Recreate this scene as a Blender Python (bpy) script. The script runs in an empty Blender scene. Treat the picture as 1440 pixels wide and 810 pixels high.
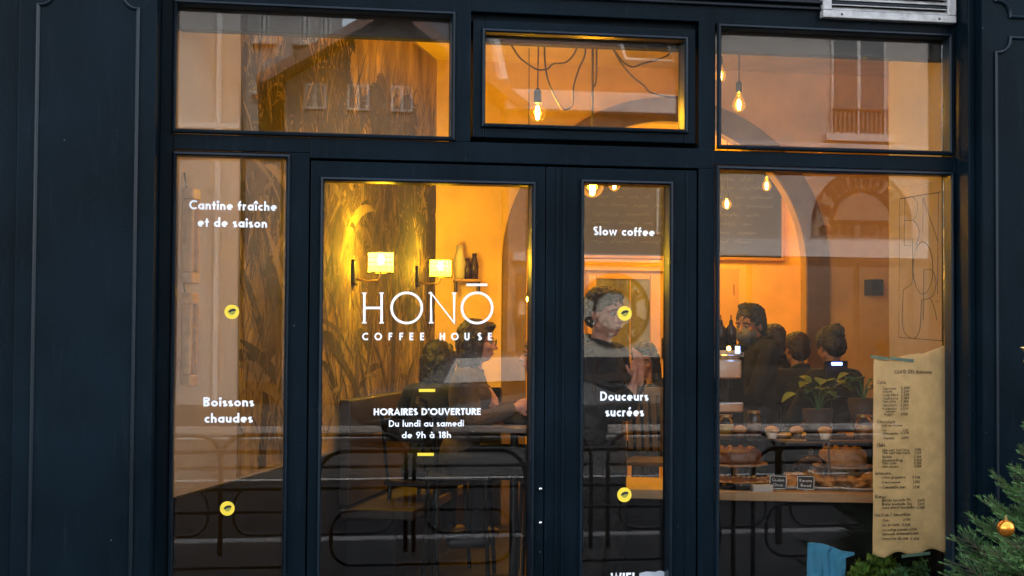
import bpy, bmesh, math, random
from mathutils import Vector, Matrix, Euler
random.seed(7)
S = bpy.context.scene
COL = S.collection
PI = math.pi
# ------------------------------------------------------------------ camera
YAW, PITCH, ROLL = math.radians(9.75), math.radians(1.76), math.radians(0.36)
CAM = Vector((0.0, -6.2, 1.6)); FPX = 2000.0
_fwd = Vector((math.sin(YAW)*math.cos(PITCH), math.cos(YAW)*math.cos(PITCH), math.sin(PITCH)))
_r0 = Vector((math.cos(YAW), -math.sin(YAW), 0)); _u0 = _r0.cross(_fwd)
_right = _r0*math.cos(ROLL) + _u0*math.sin(ROLL); _up = _u0*math.cos(ROLL) - _r0*math.sin(ROLL)
cd = bpy.data.cameras.new('camera'); cam = bpy.data.objects.new('camera', cd); COL.objects.link(cam)
m3 = Matrix((_right, _up, -_fwd)).transposed()
cam.matrix_world = Matrix.Translation(CAM) @ m3.to_4x4()
cd.sensor_width = 36; cd.lens = 36*FPX/1440; cd.clip_start = 0.05; cd.clip_end = 800
S.camera = cam
# ------------------------------------------------------------------ light
W = bpy.data.worlds.new('World'); S.world = W; W.use_nodes = True
wn = W.node_tree.nodes; wl = W.node_tree.links
bg = wn['Background']; sky = wn.new('ShaderNodeTexSky'); sky.sky_type = 'NISHITA'; sky.sun_disc = False
SUN_EL, SUN_AZ = math.radians(48), math.radians(12)      # from behind the cafe, over the street
sky.sun_elevation = SUN_EL; sky.sun_rotation = SUN_AZ
sky.air_density = 1.0; sky.dust_density = 3.0; sky.ozone_density = 1.0
hs = wn.new('ShaderNodeHueSaturation'); hs.inputs['Saturation'].default_value = .5      # overcast: paler sky
wl.new(sky.outputs[0], hs.inputs['Color']); wl.new(hs.outputs[0], bg.inputs[0]); bg.inputs[1].default_value = 0.145
sd = bpy.data.lights.new('sun', 'SUN'); sd.energy = 0.5; sd.angle = math.radians(12); sd.color = (1, .95, .9)
sun = bpy.data.objects.new('sun', sd); COL.objects.link(sun)
_sv = Vector((math.sin(SUN_AZ)*math.cos(SUN_EL), math.cos(SUN_AZ)*math.cos(SUN_EL), math.sin(SUN_EL)))
sun.rotation_euler = _sv.to_track_quat('Z', 'Y').to_euler(); sun.location = (0, 10, 20)
S.view_settings.view_transform = 'Standard'; S.view_settings.look = 'None'
S.view_settings.exposure = 3.25; S.view_settings.gamma = 1
LAMP = 0.112      # scale of the lit lamps' power

# ------------------------------------------------------------------ pixel <-> place
def P(px, py, Y):
    d = _fwd*FPX + _right*(px-720) + _up*(405-py)
    return CAM + d*((Y-CAM.y)/d.y)
def RV(px, py, dist):
    """a real point across the street whose mirror image in the glass is seen there"""
    p = P(px, py, CAM.y+dist); return Vector((p.x, -p.y, p.z))

# ------------------------------------------------------------------ materials
def mat(name, col, rough=.6, spec=.5, metal=0, var=0, vscale=8, bump=0, bscale=60, emit=None, es=0, col2=None, stretch=None, coat=0):
    m = bpy.data.materials.new(name); m.use_nodes = True
    n = m.node_tree.nodes; l = m.node_tree.links; b = n['Principled BSDF']
    b.inputs['Base Color'].default_value = (*col, 1); b.inputs['Roughness'].default_value = rough
    b.inputs['Specular IOR Level'].default_value = spec; b.inputs['Metallic'].default_value = metal
    if coat: b.inputs['Coat Weight'].default_value = coat
    if emit: b.inputs['Emission Color'].default_value = (*emit, 1); b.inputs['Emission Strength'].default_value = es
    tc = n.new('ShaderNodeTexCoord'); mp = n.new('ShaderNodeMapping'); l.new(tc.outputs['Object'], mp.inputs[0])
    if stretch: mp.inputs['Scale'].default_value = stretch
    if var or col2:
        nz = n.new('ShaderNodeTexNoise'); nz.inputs['Scale'].default_value = vscale; nz.inputs['Detail'].default_value = 6
        nz.inputs['Roughness'].default_value = .6
        l.new(mp.outputs[0], nz.inputs['Vector'])
        cr = n.new('ShaderNodeValToRGB'); cr.color_ramp.elements[0].position = .3; cr.color_ramp.elements[1].position = .72
        a = tuple(c*(1-var) for c in col); c2 = col2 or tuple(min(1, c*(1+var)) for c in col)
        cr.color_ramp.elements[0].color = (*(a if not col2 else col), 1); cr.color_ramp.elements[1].color = (*c2, 1)
        l.new(nz.outputs[0], cr.inputs[0]); l.new(cr.outputs[0], b.inputs['Base Color'])
    if bump:
        nb = n.new('ShaderNodeTexNoise'); nb.inputs['Scale'].default_value = bscale; nb.inputs['Detail'].default_value = 5
        l.new(mp.outputs[0], nb.inputs['Vector'])
        bp = n.new('ShaderNodeBump'); bp.inputs['Strength'].default_value = bump; bp.inputs['Distance'].default_value = .01
        l.new(nb.outputs[0], bp.inputs['Height']); l.new(bp.outputs[0], b.inputs['Normal'])
    return m
def glassmat(name, tint=(1, 1, 1), ior=1.6, rough=0.0, wobble=0, glow=0):
    m = bpy.data.materials.new(name); m.use_nodes = True
    n = m.node_tree.nodes; l = m.node_tree.links; n.clear()
    o = n.new('ShaderNodeOutputMaterial'); mx = n.new('ShaderNodeMixShader'); t = n.new('ShaderNodeBsdfTransparent')
    g = n.new('ShaderNodeBsdfGlossy'); f = n.new('ShaderNodeFresnel'); f.inputs[0].default_value = ior
    t.inputs[0].default_value = (*tint, 1); g.inputs['Roughness'].default_value = rough
    if wobble:
        tc = n.new('ShaderNodeTexCoord'); nz = n.new('ShaderNodeTexNoise'); nz.inputs['Scale'].default_value = 1.3; nz.inputs['Detail'].default_value = 1
        bp = n.new('ShaderNodeBump'); bp.inputs['Strength'].default_value = wobble; bp.inputs['Distance'].default_value = .004
        l.new(tc.outputs['Object'], nz.inputs['Vector']); l.new(nz.outputs[0], bp.inputs['Height']); l.new(bp.outputs[0], g.inputs['Normal'])
    l.new(f.outputs[0], mx.inputs[0]); l.new(t.outputs[0], mx.inputs[1]); l.new(g.outputs[0], mx.inputs[2]); l.new(mx.outputs[0], o.inputs[0])
    if glow:
        e = n.new('ShaderNodeEmission'); e.inputs[0].default_value = (1, .42, .03, 1); e.inputs[1].default_value = glow; ad = n.new('ShaderNodeAddShader')
        l.new(mx.outputs[0], ad.inputs[0]); l.new(e.outputs[0], ad.inputs[1]); l.new(ad.outputs[0], o.inputs[0])
    return m
M = {}
def paint(name, base, worn, spec=.05, bump=.1):
    m = mat(name, base, rough=.42, spec=spec, bump=bump, bscale=90)
    n = m.node_tree.nodes; l = m.node_tree.links; b = n['Principled BSDF']
    tc = n['Texture Coordinate']
    big = n.new('ShaderNodeTexNoise'); big.inputs['Scale'].default_value = 2.2; big.inputs['Detail'].default_value = 8; l.new(tc.outputs['Object'], big.inputs['Vector'])
    r1 = n.new('ShaderNodeValToRGB'); r1.color_ramp.elements[0].position = .3; r1.color_ramp.elements[1].position = .75
    r1.color_ramp.elements[0].color = (*[c*.72 for c in base], 1); r1.color_ramp.elements[1].color = (*[c*1.5 for c in base], 1)
    l.new(big.outputs[0], r1.inputs[0])
    sp = n.new('ShaderNodeTexVoronoi'); sp.inputs['Scale'].default_value = 9; l.new(tc.outputs['Object'], sp.inputs['Vector'])
    r2 = n.new('ShaderNodeValToRGB'); r2.color_ramp.elements[0].position = .014; r2.color_ramp.elements[1].position = .03
    r2.color_ramp.elements[0].color = (.7, .7, .7, 1); r2.color_ramp.elements[1].color = (0, 0, 0, 1); l.new(sp.outputs['Distance'], r2.inputs[0])
    mx = n.new('ShaderNodeMixRGB'); l.new(r2.outputs[0], mx.inputs[0]); l.new(r1.outputs[0], mx.inputs[1]); mx.inputs[2].default_value = (*worn, 1)
    # fine dusty scuffs running down the boards
    mp2 = n.new('ShaderNodeMapping'); mp2.inputs['Scale'].default_value = (34, 34, 2.2); l.new(tc.outputs['Object'], mp2.inputs[0])
    sc_ = n.new('ShaderNodeTexNoise'); sc_.inputs['Scale'].default_value = 1.6; sc_.inputs['Detail'].default_value = 9; sc_.inputs['Roughness'].default_value = .7; l.new(mp2.outputs[0], sc_.inputs['Vector'])
    r3 = n.new('ShaderNodeValToRGB'); r3.color_ramp.elements[0].position = .56; r3.color_ramp.elements[1].position = .8
    r3.color_ramp.elements[0].color = (0, 0, 0, 1); r3.color_ramp.elements[1].color = (.06, .06, .06, 1); l.new(sc_.outputs[0], r3.inputs[0])
    mx2 = n.new('ShaderNodeMixRGB'); l.new(r3.outputs[0], mx2.inputs[0]); l.new(mx.outputs[0], mx2.inputs[1]); mx2.inputs[2].default_value = (*worn, 1)
    l.new(mx2.outputs[0], b.inputs['Base Color'])
    rr = n.new('ShaderNodeMapRange'); l.new(big.outputs[0], rr.inputs[0]); rr.inputs[3].default_value = .24; rr.inputs[4].default_value = .42
    l.new(rr.outputs[0], b.inputs['Roughness'])
    return m
M['navy_edge'] = paint('navy_moulding_paint', (.0016, .0054, .0092), (.2, .23, .26), .2, .05)
M['navy'] = paint('navy_gloss_paint', (.0020, .0056, .0087), (.12, .15, .18))
M['navy2'] = paint('navy_wall_paint', (.0020, .0056, .0086), (.1, .13, .16))
M['dark'] = mat('dark_recess', (.005, .005, .006), .8, .2)
M['glass'] = glassmat('window_glass', (.97, .975, .96), 1.47, 0, .02)
M['clear'] = glassmat('clear_glass', (.93, .93, .9), 1.45)
M['amber'] = glassmat('amber_bulb_glass', (1, .82, .45), 1.4, glow=.022)
M['white_vinyl'] = mat('white_vinyl', (.86, .87, .88), .5)
M['yellow_vinyl'] = mat('yellow_vinyl', (.8, .58, .03), .5)
M['bulkhead'] = mat('grey_bulkhead', (.035, .03, .028), .8)
M['plaster'] = mat('cream_plaster', (.44, .36, .30), .85, bump=.1, bscale=30, var=.08, vscale=3)
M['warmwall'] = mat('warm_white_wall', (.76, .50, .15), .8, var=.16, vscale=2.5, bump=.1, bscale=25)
M['archband'] = mat('brown_arch_band', (.2, .12, .05), .8, var=.2, vscale=6)
M['black'] = mat('black_paint', (.01, .01, .01), .5)
M['metal_black'] = mat('black_metal', (.02, .02, .02), .35, metal=.6)
M['brass'] = mat('brass', (.5, .33, .12), .3, metal=1)
M['steel'] = mat('steel', (.6, .6, .62), .25, metal=1)
M['wood'] = mat('oak_wood', (.32, .17, .07), .5, col2=(.42, .25, .11), vscale=5, stretch=(1, 8, 8), bump=.2, bscale=20)
M['darkwood'] = mat('dark_floor_wood', (.012, .008, .005), .4, col2=(.022, .014, .008), vscale=4, stretch=(1, 10, 1))
M['chalk'] = mat('chalk', (.55, .53, .5), .9)
M['slate'] = mat('slate_board', (.010, .010, .011), .7, var=.25, vscale=5)
M['paper'] = mat('kraft_paper', (.72, .47, .21), .85, var=.16, vscale=14, bump=.12, bscale=16)
M['ink'] = mat('black_ink', (.012, .01, .008), .7)
M['door_yellow'] = mat('ochre_door_paint', (.62, .4, .13), .5, var=.08, vscale=4)
M['filament'] = mat('lit_filament', (1, .7, .3), emit=(1, .5, .1), es=22)
M['shade'] = mat('lit_shade_mesh', (.9, .75, .45), .6, emit=(1, .5, .06), es=1.6)

# ------------------------------------------------------------------ mesh helpers
class MB:
    def __init__(s): s.v = []; s.f = []; s.smooth = False
    def add(s, vs, fs):
        o = len(s.v); s.v += [tuple(v) for v in vs]; s.f += [tuple(i+o for i in f) for f in fs]; return s
    def box(s, x0, x1, y0, y1, z0, z1):
        if x0 > x1: x0, x1 = x1, x0
        if y0 > y1: y0, y1 = y1, y0
        if z0 > z1: z0, z1 = z1, z0
        return s.add([(x0,y0,z0),(x1,y0,z0),(x1,y1,z0),(x0,y1,z0),(x0,y0,z1),(x1,y0,z1),(x1,y1,z1),(x0,y1,z1)],
              [(0,3,2,1),(4,5,6,7),(0,1,5,4),(1,2,6,5),(2,3,7,6),(3,0,4,7)])
    def obox(s, c, ax, ay, az):
        c, ax, ay, az = map(Vector, (c, ax, ay, az))
        vs = [c+ax*i+ay*j+az*k for k in (-.5,.5) for i, j in ((-.5,-.5),(.5,-.5),(.5,.5),(-.5,.5))]
        return s.add(vs, [(0,3,2,1),(4,5,6,7),(0,1,5,4),(1,2,6,5),(2,3,7,6),(3,0,4,7)])
    def tube(s, pts, r, n=8, cap=True):
        pts = [Vector(p) for p in pts]; rs = r if isinstance(r, (list, tuple)) else [r]*len(pts)
        rings = []; prev = None
        for i, p in enumerate(pts):
            t = (pts[min(i+1, len(pts)-1)]-pts[max(i-1, 0)]).normalized()
            if prev is None:
                a = t.orthogonal().normalized()
            else:
                a = (prev - t*prev.dot(t)); a = a.normalized() if a.length > 1e-6 else t.orthogonal().normalized()
            prev = a; b = t.cross(a)
            rings.append([p+(a*math.cos(2*PI*k/n)+b*math.sin(2*PI*k/n))*rs[i] for k in range(n)])
        vs = [v for rg in rings for v in rg]; fs = []
        for i in range(len(pts)-1):
            for k in range(n):
                fs.append((i*n+k, i*n+(k+1) % n, (i+1)*n+(k+1) % n, (i+1)*n+k))
        if cap: fs.append(tuple(range(n))[::-1]); fs.append(tuple((len(pts)-1)*n+k for k in range(n)))
        return s.add(vs, fs)
    def lathe(s, prof, c=(0,0,0), n=20, sx=1, sy=1):
        vs = [(c[0]+r*math.cos(2*PI*k/n)*sx, c[1]+r*math.sin(2*PI*k/n)*sy, c[2]+z) for r, z in prof for k in range(n)]
        fs = [(i*n+k, i*n+(k+1) % n, (i+1)*n+(k+1) % n, (i+1)*n+k) for i in range(len(prof)-1) for k in range(n)]
        fs.append(tuple(range(n))[::-1]); fs.append(tuple((len(prof)-1)*n+k for k in range(n)))
        return s.add(vs, fs)
    def ell(s, c, rx, ry, rz, rot=None, n=12):
        c = Vector(c); R = rot if rot is not None else Matrix.Identity(3); vs = [c+R@Vector((0,0,rz))]; fs = []
        for i in range(1, n):
            for k in range(2*n):
                a = PI*i/n; b = PI*k/n
                vs.append(c+R@Vector((rx*math.sin(a)*math.cos(b), ry*math.sin(a)*math.sin(b), rz*math.cos(a))))
        vs.append(c+R@Vector((0,0,-rz))); m = 2*n
        for k in range(m): fs.append((0, 1+k, 1+(k+1) % m))
        for i in range(n-2):
            for k in range(m): fs.append((1+i*m+k, 1+(i+1)*m+k, 1+(i+1)*m+(k+1) % m, 1+i*m+(k+1) % m))
        L = len(vs)-1
        for k in range(m): fs.append((L, 1+(n-2)*m+(k+1) % m, 1+(n-2)*m+k))
        return s.add(vs, fs)
    def cap(s, p0, p1, r0, r1, n=10):
        p0, p1 = Vector(p0), Vector(p1); t = (p1-p0); L = max(t.length, 1e-5); t.normalize()
        pts = []; rs = []
        for k in range(5):
            a = PI/2*k/4*.98; pts.append(p0-t*r0*math.cos(a)); rs.append(max(r0*math.sin(a), 1e-4))
        for k in range(5):
            a = PI/2*(k/4*.98+.02); pts.append(p1+t*r1*math.sin(a)); rs.append(max(r1*math.cos(a), 1e-4))
        return s.tube(pts, rs, n)
    def sweep(s, path, prof, y0=0):
        """closed mitred moulding in the XZ plane; prof = [(outward, Y)]"""
        n = len(path); vs = []
        area = sum(path[i][0]*path[(i+1) % n][1]-path[(i+1) % n][0]*path[i][1] for i in range(n)); sg = 1 if area > 0 else -1
        for i in range(n):
            a, b, c = Vector(path[i-1]), Vector(path[i]), Vector(path[(i+1) % n])
            d1 = (b-a).normalized(); d2 = (c-b).normalized()
            n1 = Vector((d1.y, -d1.x))*sg; n2 = Vector((d2.y, -d2.x))*sg
            mm = (n1+n2); mm = mm/max(.35, (1+n1.dot(n2)))
            for u, y in prof: vs.append((b.x+mm.x*u, y0+y, b.y+mm.y*u))
        k = len(prof); fs = []
        for i in range(n):
            j = (i+1) % n
            for q in range(k-1):
                f = (i*k+q, j*k+q, j*k+q+1, i*k+q+1); fs.append(f if sg > 0 else f[::-1])
        return s.add(vs, fs)
    def build(s, name, m, parent=None, bevel=0, smooth=False, loc=None):
        me = bpy.data.meshes.new(name); me.from_pydata(s.v, [], s.f); me.materials.append(M[m] if isinstance(m, str) else m)
        if smooth: me.shade_smooth()
        o = bpy.data.objects.new(name, me); COL.objects.link(o)
        if parent: o.parent = parent
        if loc is not None: o.location = loc
        if bevel:
            b = o.modifiers.new('bevel', 'BEVEL'); b.width = bevel; b.segments = 2; b.limit_method = 'ANGLE'; b.angle_limit = .6
        return o
def tag(o, label=None, cat=None, group=None, kind=None):
    if label: o['label'] = label
    if cat: o['category'] = cat
    if group: o['group'] = group
    if kind: o['kind'] = kind
    return o
def thing(name, label, cat, loc=(0, 0, 0), rz=0, group=None):
    o = bpy.data.objects.new(name, None); COL.objects.link(o); o.location = loc; o.rotation_euler = (0, 0, rz); o.empty_display_size = .1
    return tag(o, label, cat, group)
def copy_tree(o, parent=None):
    c = o.copy(); COL.objects.link(c)
    if parent: c.parent = parent
    for ch in o.children: copy_tree(ch, c)
    return c
def struct(o): o['kind'] = 'structure'; return o
def rbox(name, m, parent, x0, x1, y0, y1, z0, z1, bevel=.003): return MB().box(x0, x1, y0, y1, z0, z1).build(name, m, parent, bevel)

# ------------------------------------------------------------------ stroke alphabet (geometric sans)
def arc(cx, cy, rx, ry, a0, a1, n=18):
    return [(cx+rx*math.cos(math.radians(a0+(a1-a0)*i/n)), cy+ry*math.sin(math.radians(a0+(a1-a0)*i/n))) for i in range(n+1)]
def glyph(ch, w):
    h = w/2; X = .64; r = X/2-h; cy = X/2
    bowl = lambda cx: arc(cx, cy, r, r, 0, 360, 28)
    if ch == ' ': return .3, []
    if ch == 'A': return .8, [[(h*.7,0),(.4,1-h*.4),(.8-h*.7,0)], [(.2,.3),(.6,.3)]]
    if ch == 'B': return .6, [[(h,0),(h,1)], [(h,1-h)]+arc(.32,.76,.2,.24-h,90,-90,12)+[(h,.52)], [(h,.5)]+arc(.33,.26,.27-h,.26-h,90,-90,12)+[(h,h)]]
    if ch == 'C': return .78, [arc(.5,.5,.5-h,.5-h,48,312,26)]
    if ch == 'D': return .76, [[(h,0),(h,1)], [(h,1-h)]+arc(.28,.5,.48-h,.5-h,90,-90,20)+[(h,h)]]
    if ch == 'E': return .52, [[(h,0),(h,1)], [(h,1-h),(.52,1-h)], [(h,.52),(.48,.52)], [(h,h),(.52,h)]]
    if ch == 'F': return .5, [[(h,0),(h,1)], [(h,1-h),(.5,1-h)], [(h,.52),(.46,.52)]]
    if ch == 'G': return .85, [arc(.5,.5,.5-h,.5-h,45,350,26), [(.5,.48),(1-h,.48)]]
    if ch == 'H': return .7, [[(h,0),(h,1)], [(.7-h,0),(.7-h,1)], [(h,.52),(.7-h,.52)]]
    if ch == 'I': return w, [[(h,0),(h,1)]]
    if ch == 'J': return .4, [[(.4-h,1),(.4-h,.15)]+arc(.2,.18,.2-h,.18-h,0,-170,8)]
    if ch == 'K': return .65, [[(h,0),(h,1)], [(.62,1),(h*1.6,.5)], [(h*1.6,.52),(.64,0)]]
    if ch == 'L': return .45, [[(h,0),(h,1)], [(h,h),(.45,h)]]
    if ch == 'M': return .9, [[(h,0),(h+.03,1),(.45,.25),(.87-h,1),(.9-h,0)]]
    if ch == 'N': return .76, [[(h,0),(h,1-h),(.76-h,h),(.76-h,1)]]
    if ch == 'O': return 1.0, [arc(.5,.5,.5-h,.5-h,0,360,34)]
    if ch == 'P': return .55, [[(h,0),(h,1)], [(h,1-h)]+arc(.28,.72,.27-h,.28-h,90,-90,12)+[(h,.44+h)]]
    if ch == 'R': return .6, [[(h,0),(h,1)], [(h,1-h)]+arc(.3,.73,.28-h,.27-h,90,-90,12)+[(h,.46+h)], [(.28,.48),(.58,0)]]
    if ch == 'S': return .54, [arc(.27,.74,.24-h*.6,.26-h,35,270,14)+arc(.27,.255,.26-h*.6,.25-h,90,-140,14)]
    if ch == 'T': return .54, [[(.27,0),(.27,1)], [(0,1-h),(.54,1-h)]]
    if ch == 'U': return .66, [[(h,1),(h,.33)]+arc(.33,.33,.33-h,.33-h,180,360,16)+[(.66-h,1)]]
    if ch == 'V': return .74, [[(h*.6,1),(.37,h*.5),(.74-h*.6,1)]]
    if ch == 'W': return 1.05, [[(h*.6,1),(.28,h*.5),(.525,.95),(.77,h*.5),(1.05-h*.6,1)]]
    if ch == 'X': return .66, [[(0,0),(.66,1)], [(.66,0),(0,1)]]
    if ch in 'aàâ':
        s = [bowl(cy), [(X-h,0),(X-h,X)]]
        if ch == 'à': s.append([(.2,.95),(.4,.75)])
        return X, s
    if ch == 'b': return X, [bowl(cy), [(h,0),(h,1.04)]]
    if ch == 'd': return X, [bowl(cy), [(X-h,0),(X-h,1.04)]]
    if ch == 'p': return X, [bowl(cy), [(h,-.3),(h,X)]]
    if ch in 'qg': return X, [bowl(cy), [(X-h,X),(X-h,-.12)]+arc(cy,-.12,r,.17,0,-150,8)]
    if ch == 'c': return .5, [arc(cy,cy,r,r,50,310,20)]
    if ch in 'eéè':
        s = [arc(cy,cy,r,r,0,306,24), [(h,cy),(X-h*.4,cy)]]
        if ch == 'é': s.append([(.25,.76),(.44,.97)])
        return X*.97, s
    if ch == 'f': return .34, [[(.13,0),(.13,.8)]+arc(.13+.17,.82,.17,.18-h,180,90,8), [(-.04,X-h),(.38,X-h)]]
    if ch == 'h': return .56, [[(h,0),(h,1.04)], [(h,.3)]+arc(.28,.36,.28-h,.28-h,180,0,14)+[(.56-h,0)]]
    if ch in 'iî':
        s = [[(h,0),(h,X)]]
        if ch == 'i': s.append(arc(h,.86,w*.28,w*.28,0,360,10))
        else: s.append([(h-.2,.74),(h,.96),(h+.2,.74)])
        return w, s
    if ch == 'j': return w, [[(h,-.25),(h,X)], arc(h,.86,w*.28,w*.28,0,360,10)]
    if ch == 'k': return .5, [[(h,0),(h,1.04)], [(.48,X),(h*1.5,.32),(.5,0)]]
    if ch == 'l': return w, [[(h,0),(h,1.04)]]
    if ch == 'm': return .88, [[(h,0),(h,X)], [(h,.3)]+arc(.25,.38,.25-h,.26-h,180,0,12)+[(.5-h,0)], [(.5-h,.3)]+arc(.63,.38,.25-h,.26-h,180,0,12)+[(.88-h,0)]]
    if ch == 'n': return .56, [[(h,0),(h,X)], [(h,.3)]+arc(.28,.36,.28-h,.28-h,180,0,14)+[(.56-h,0)]]
    if ch == 'o': return X, [bowl(cy)]
    if ch == 'r': return .38, [[(h,0),(h,X)], [(h,.35)]+arc(.3,.38,.3-h,.26-h,170,75,8)]
    if ch == 's': return .42, [arc(.21,.46,.19-h*.5,.18-h,35,270,10)+arc(.21,.165,.2-h*.5,.165-h*.9,90,-145,10)]
    if ch == 't': return .36, [[(.18,0),(.18,.9)], [(-.04,X-h),(.4,X-h)]]
    if ch == 'u': return .56, [[(h,X),(h,.28)]+arc(.28,.28,.28-h,.28-h,180,360,14)+[(.56-h,X)], [(.56-h,0),(.56-h,X)]]
    if ch == 'v': return .54, [[(h*.6,X),(.27,h*.4),(.54-h*.6,X)]]
    if ch == 'w': return .84, [[(h*.6,X),(.22,h*.5),(.42,X*.9),(.62,h*.5),(.84-h*.6,X)]]
    if ch == 'x': return .5, [[(0,0),(.5,X)], [(.5,0),(0,X)]]
    if ch == 'y': return .54, [[(h*.6,X),(.27,.02)], [(.54-h*.6,X),(.15,-.3)]]
    if ch == 'z': return .5, [[(0,X-h),(.46,X-h),(.04,h),(.5,h)]]
    if ch == "'": return .14, [[(.07,.7),(.09,1)]]
    if ch == '-': return .3, [[(0,.35),(.3,.35)]]
    if ch == '/': return .4, [[(0,0),(.4,1)]]
    if ch == ',': return .15, [[(.08,.1),(.03,-.15)]]
    if ch == '&': return .7, [[(.7,0),(.15,.75)]+arc(.3,.82,.15,.16-h,180,0,10)+[(.1,.35)]+arc(.28,.24,.24-h*.5,.24-h,150,330,10)+[(.66,.5)]]
    if ch == '+': return .5, [[(0,.4),(.5,.4)], [(.25,.15),(.25,.65)]]
    if ch == '0': return .6, [arc(.3,.5,.3-h,.5-h,0,360,26)]
    if ch == '1': return .34, [[(.24,0),(.24,1)], [(.24,1-h*.6),(.04,.86)]]
    if ch == '2': return .55, [arc(.27,.72,.25-h,.28-h,160,-30,12)+[(.04,h),(.55,h)]]
    if ch == '3': return .5, [arc(.23,.75,.23-h*.7,.25-h,150,-90,10), arc(.23,.27,.26-h*.7,.27-h,90,-150,12)]
    if ch == '4': return .6, [[(.42,0),(.42,1),(.02,.28),(.6,.28)]]
    if ch == '5': return .5, [[(.46,1-h),(.12,1-h),(.08,.55)]+arc(.22,.32,.27-h,.32-h,110,-140,12)]
    if ch == '6': return .6, [arc(.3,.32,.3-h,.32-h,0,360,20), [(h,.36),(.4,1)]]
    if ch == '7': return .5, [[(0,1-h),(.48,1-h),(.12,0)]]
    if ch == '8': return .56, [arc(.28,.75,.22-h*.5,.25-h,0,360,20), arc(.28,.27,.28-h,.27-h*.8,0,360,22)]
    if ch == '9': return .6, [arc(.3,.68,.3-h,.32-h,0,360,22), [(.6-h,.64),(.2,0)]]
    if ch == '€': return .6, [arc(.38,.5,.34-h,.5-h,55,305,16), [(0,.58),(.45,.58)], [(0,.4),(.42,.4)]]
    return .4, [[(.05,.3),(.35,.3)]]
def ribbon(mb, pts, w, y, th, fn):
    """flat ribbon of width w along 2-D pts; fn maps (u,v)->(x,z); lies at depth y, thickness th towards -Y"""
    P2 = [Vector(p) for p in pts]
    if len(P2) < 2: return
    closed = (P2[0]-P2[-1]).length < 1e-4 and len(P2) > 4
    if closed: P2 = P2[:-1]
    n = len(P2); L = []; R = []
    for i in range(n):
        a = P2[i-1] if (i > 0 or closed) else None; c = P2[(i+1) % n] if (i < n-1 or closed) else None
        d1 = (P2[i]-a).normalized() if a is not None else None; d2 = (c-P2[i]).normalized() if c is not None else None
        if d1 is None: d1 = d2
        if d2 is None: d2 = d1
        n1 = Vector((-d1.y, d1.x)); n2 = Vector((-d2.y, d2.x)); mm = (n1+n2)/max(.4, 1+n1.dot(n2))
        L.append(P2[i]+mm*w/2); R.append(P2[i]-mm*w/2)
    vs = []
    for k in range(n):
        dy = k*.00002
        for q in (L[k], R[k]):
            x, z = fn(q.x, q.y); vs.append((x, y-th-dy, z))
        for q in (L[k], R[k]):
            x, z = fn(q.x, q.y); vs.append((x, y, z))
    fs = []
    for k in range(n if closed else n-1):
        a = 4*k; b = 4*((k+1) % n)
        fs += [(a, a+1, b+1, b), (a, b, b+2, a+2), (a+1, a+3, b+3, b+1)]
    if not closed: fs += [(0, 2, 3, 1), (4*n-4, 4*n-3, 4*n-1, 4*n-2)]
    mb.add(vs, fs)
def text_width(t, w, sp): return sum(glyph(c, w)[0]+sp for c in t)-sp
def text_mb(t, x0, x1, z, cap, w=.16, sp=.12, y=0, jit=0, th=.0008, mb=None, slant=0, warp=None):
    mb = mb or MB(); tw = text_width(t, w, sp); sx = (x1-x0)/tw; u = 0; k = 0
    for c in t:
        gw, st = glyph(c, w)
        jx = random.uniform(-jit, jit); jz = random.uniform(-jit, jit)*.8; js = 1+random.uniform(-jit, jit)
        for s_ in st:
            def fn(a, b, u=u, jx=jx, jz=jz, js=js):
                if jit: a += math.sin(b*7+u*3)*jit*.35; b += math.sin(a*9+u*5)*jit*.35
                X_, Z_ = x0+(u+a*js+jx+slant*b)*sx, z+(b*js+jz)*cap
                return warp(X_, Z_) if warp else (X_, Z_)
            if c in 'i' and len(s_) == 11: ribbon(mb, s_, w*.8, y-k*.0003, th, fn)
            else: ribbon(mb, s_, w*(1 if cap/sx > 0 else 1), y-k*.0003, th, fn)
            k = (k+1) % 6
        u += gw+sp
    return mb
# ================================================================== SHOPFRONT
def X(px, py, Y): return P(px, py, Y).x
def Z(px, py, Y): return P(px, py, Y).z
YF, YB, YG = -0.065, -0.085, 0.0          # frame face, bead nose, glass
YP = -0.26                                # pilaster face
# rows and columns of the joinery, metres
zTopGlass = Z(253, 8, -.03); zTrTop = Z(440, 188.5, -.03); zLowGlass = Z(325, 222, -.03)
zHead = Z(253, -3, YB)
xa0, xa1 = X(249, 120, -.03), X(633, 120, -.03)          # upper left glass
xc0, xc1 = X(1010, 130, -.03), X(1328.5, 130, -.03)      # upper right glass
xl0, xl1 = X(246, 500, -.03), X(402, 300, -.03)          # lower left glass
xr0, xr1 = X(1007.5, 500, -.03), X(1331, 400, -.03)      # lower right glass
zRightTop = Z(1170, 244, -.03)
hx0, hx1 = X(662, 100, YF), X(983, 120, YF); hz0, hz1 = Z(820, 198, YF), Z(820, 23, YF)     # opening of the hinged fanlight
dx0, dxm, dx1 = X(434.5, 420, YF), X(767, 420, YF), X(981, 420, YF); dz1 = Z(700, 231, YF)  # door opening
xLJ, xRJ = X(222, 400, YF), X(1352, 400, YF)
ZB = 0.35                                                # sill of the fixed windows
front = thing('shopfront', 'navy blue painted wooden shopfront framing the windows and double door', 'shopfront', (0, 0, 0))
def fr(name, x0, x1, z0, z1, y0=YF, y1=.05, mt='navy', bev=.003): return rbox(name, mt, front, x0, x1, y0, y1, z0, z1, bev)
G = .0006
postL0, postL1 = X(405, 420, YF), dx0-.004
postU0, postU1 = X(636, 120, YF), hx0
postR0, postR1 = dx1+.004, X(1005.5, 420, YF)
TRl0, TRl1 = Z(325, 212, YF), Z(325, 190, YF)
TRm0 = dz1+.005
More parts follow.
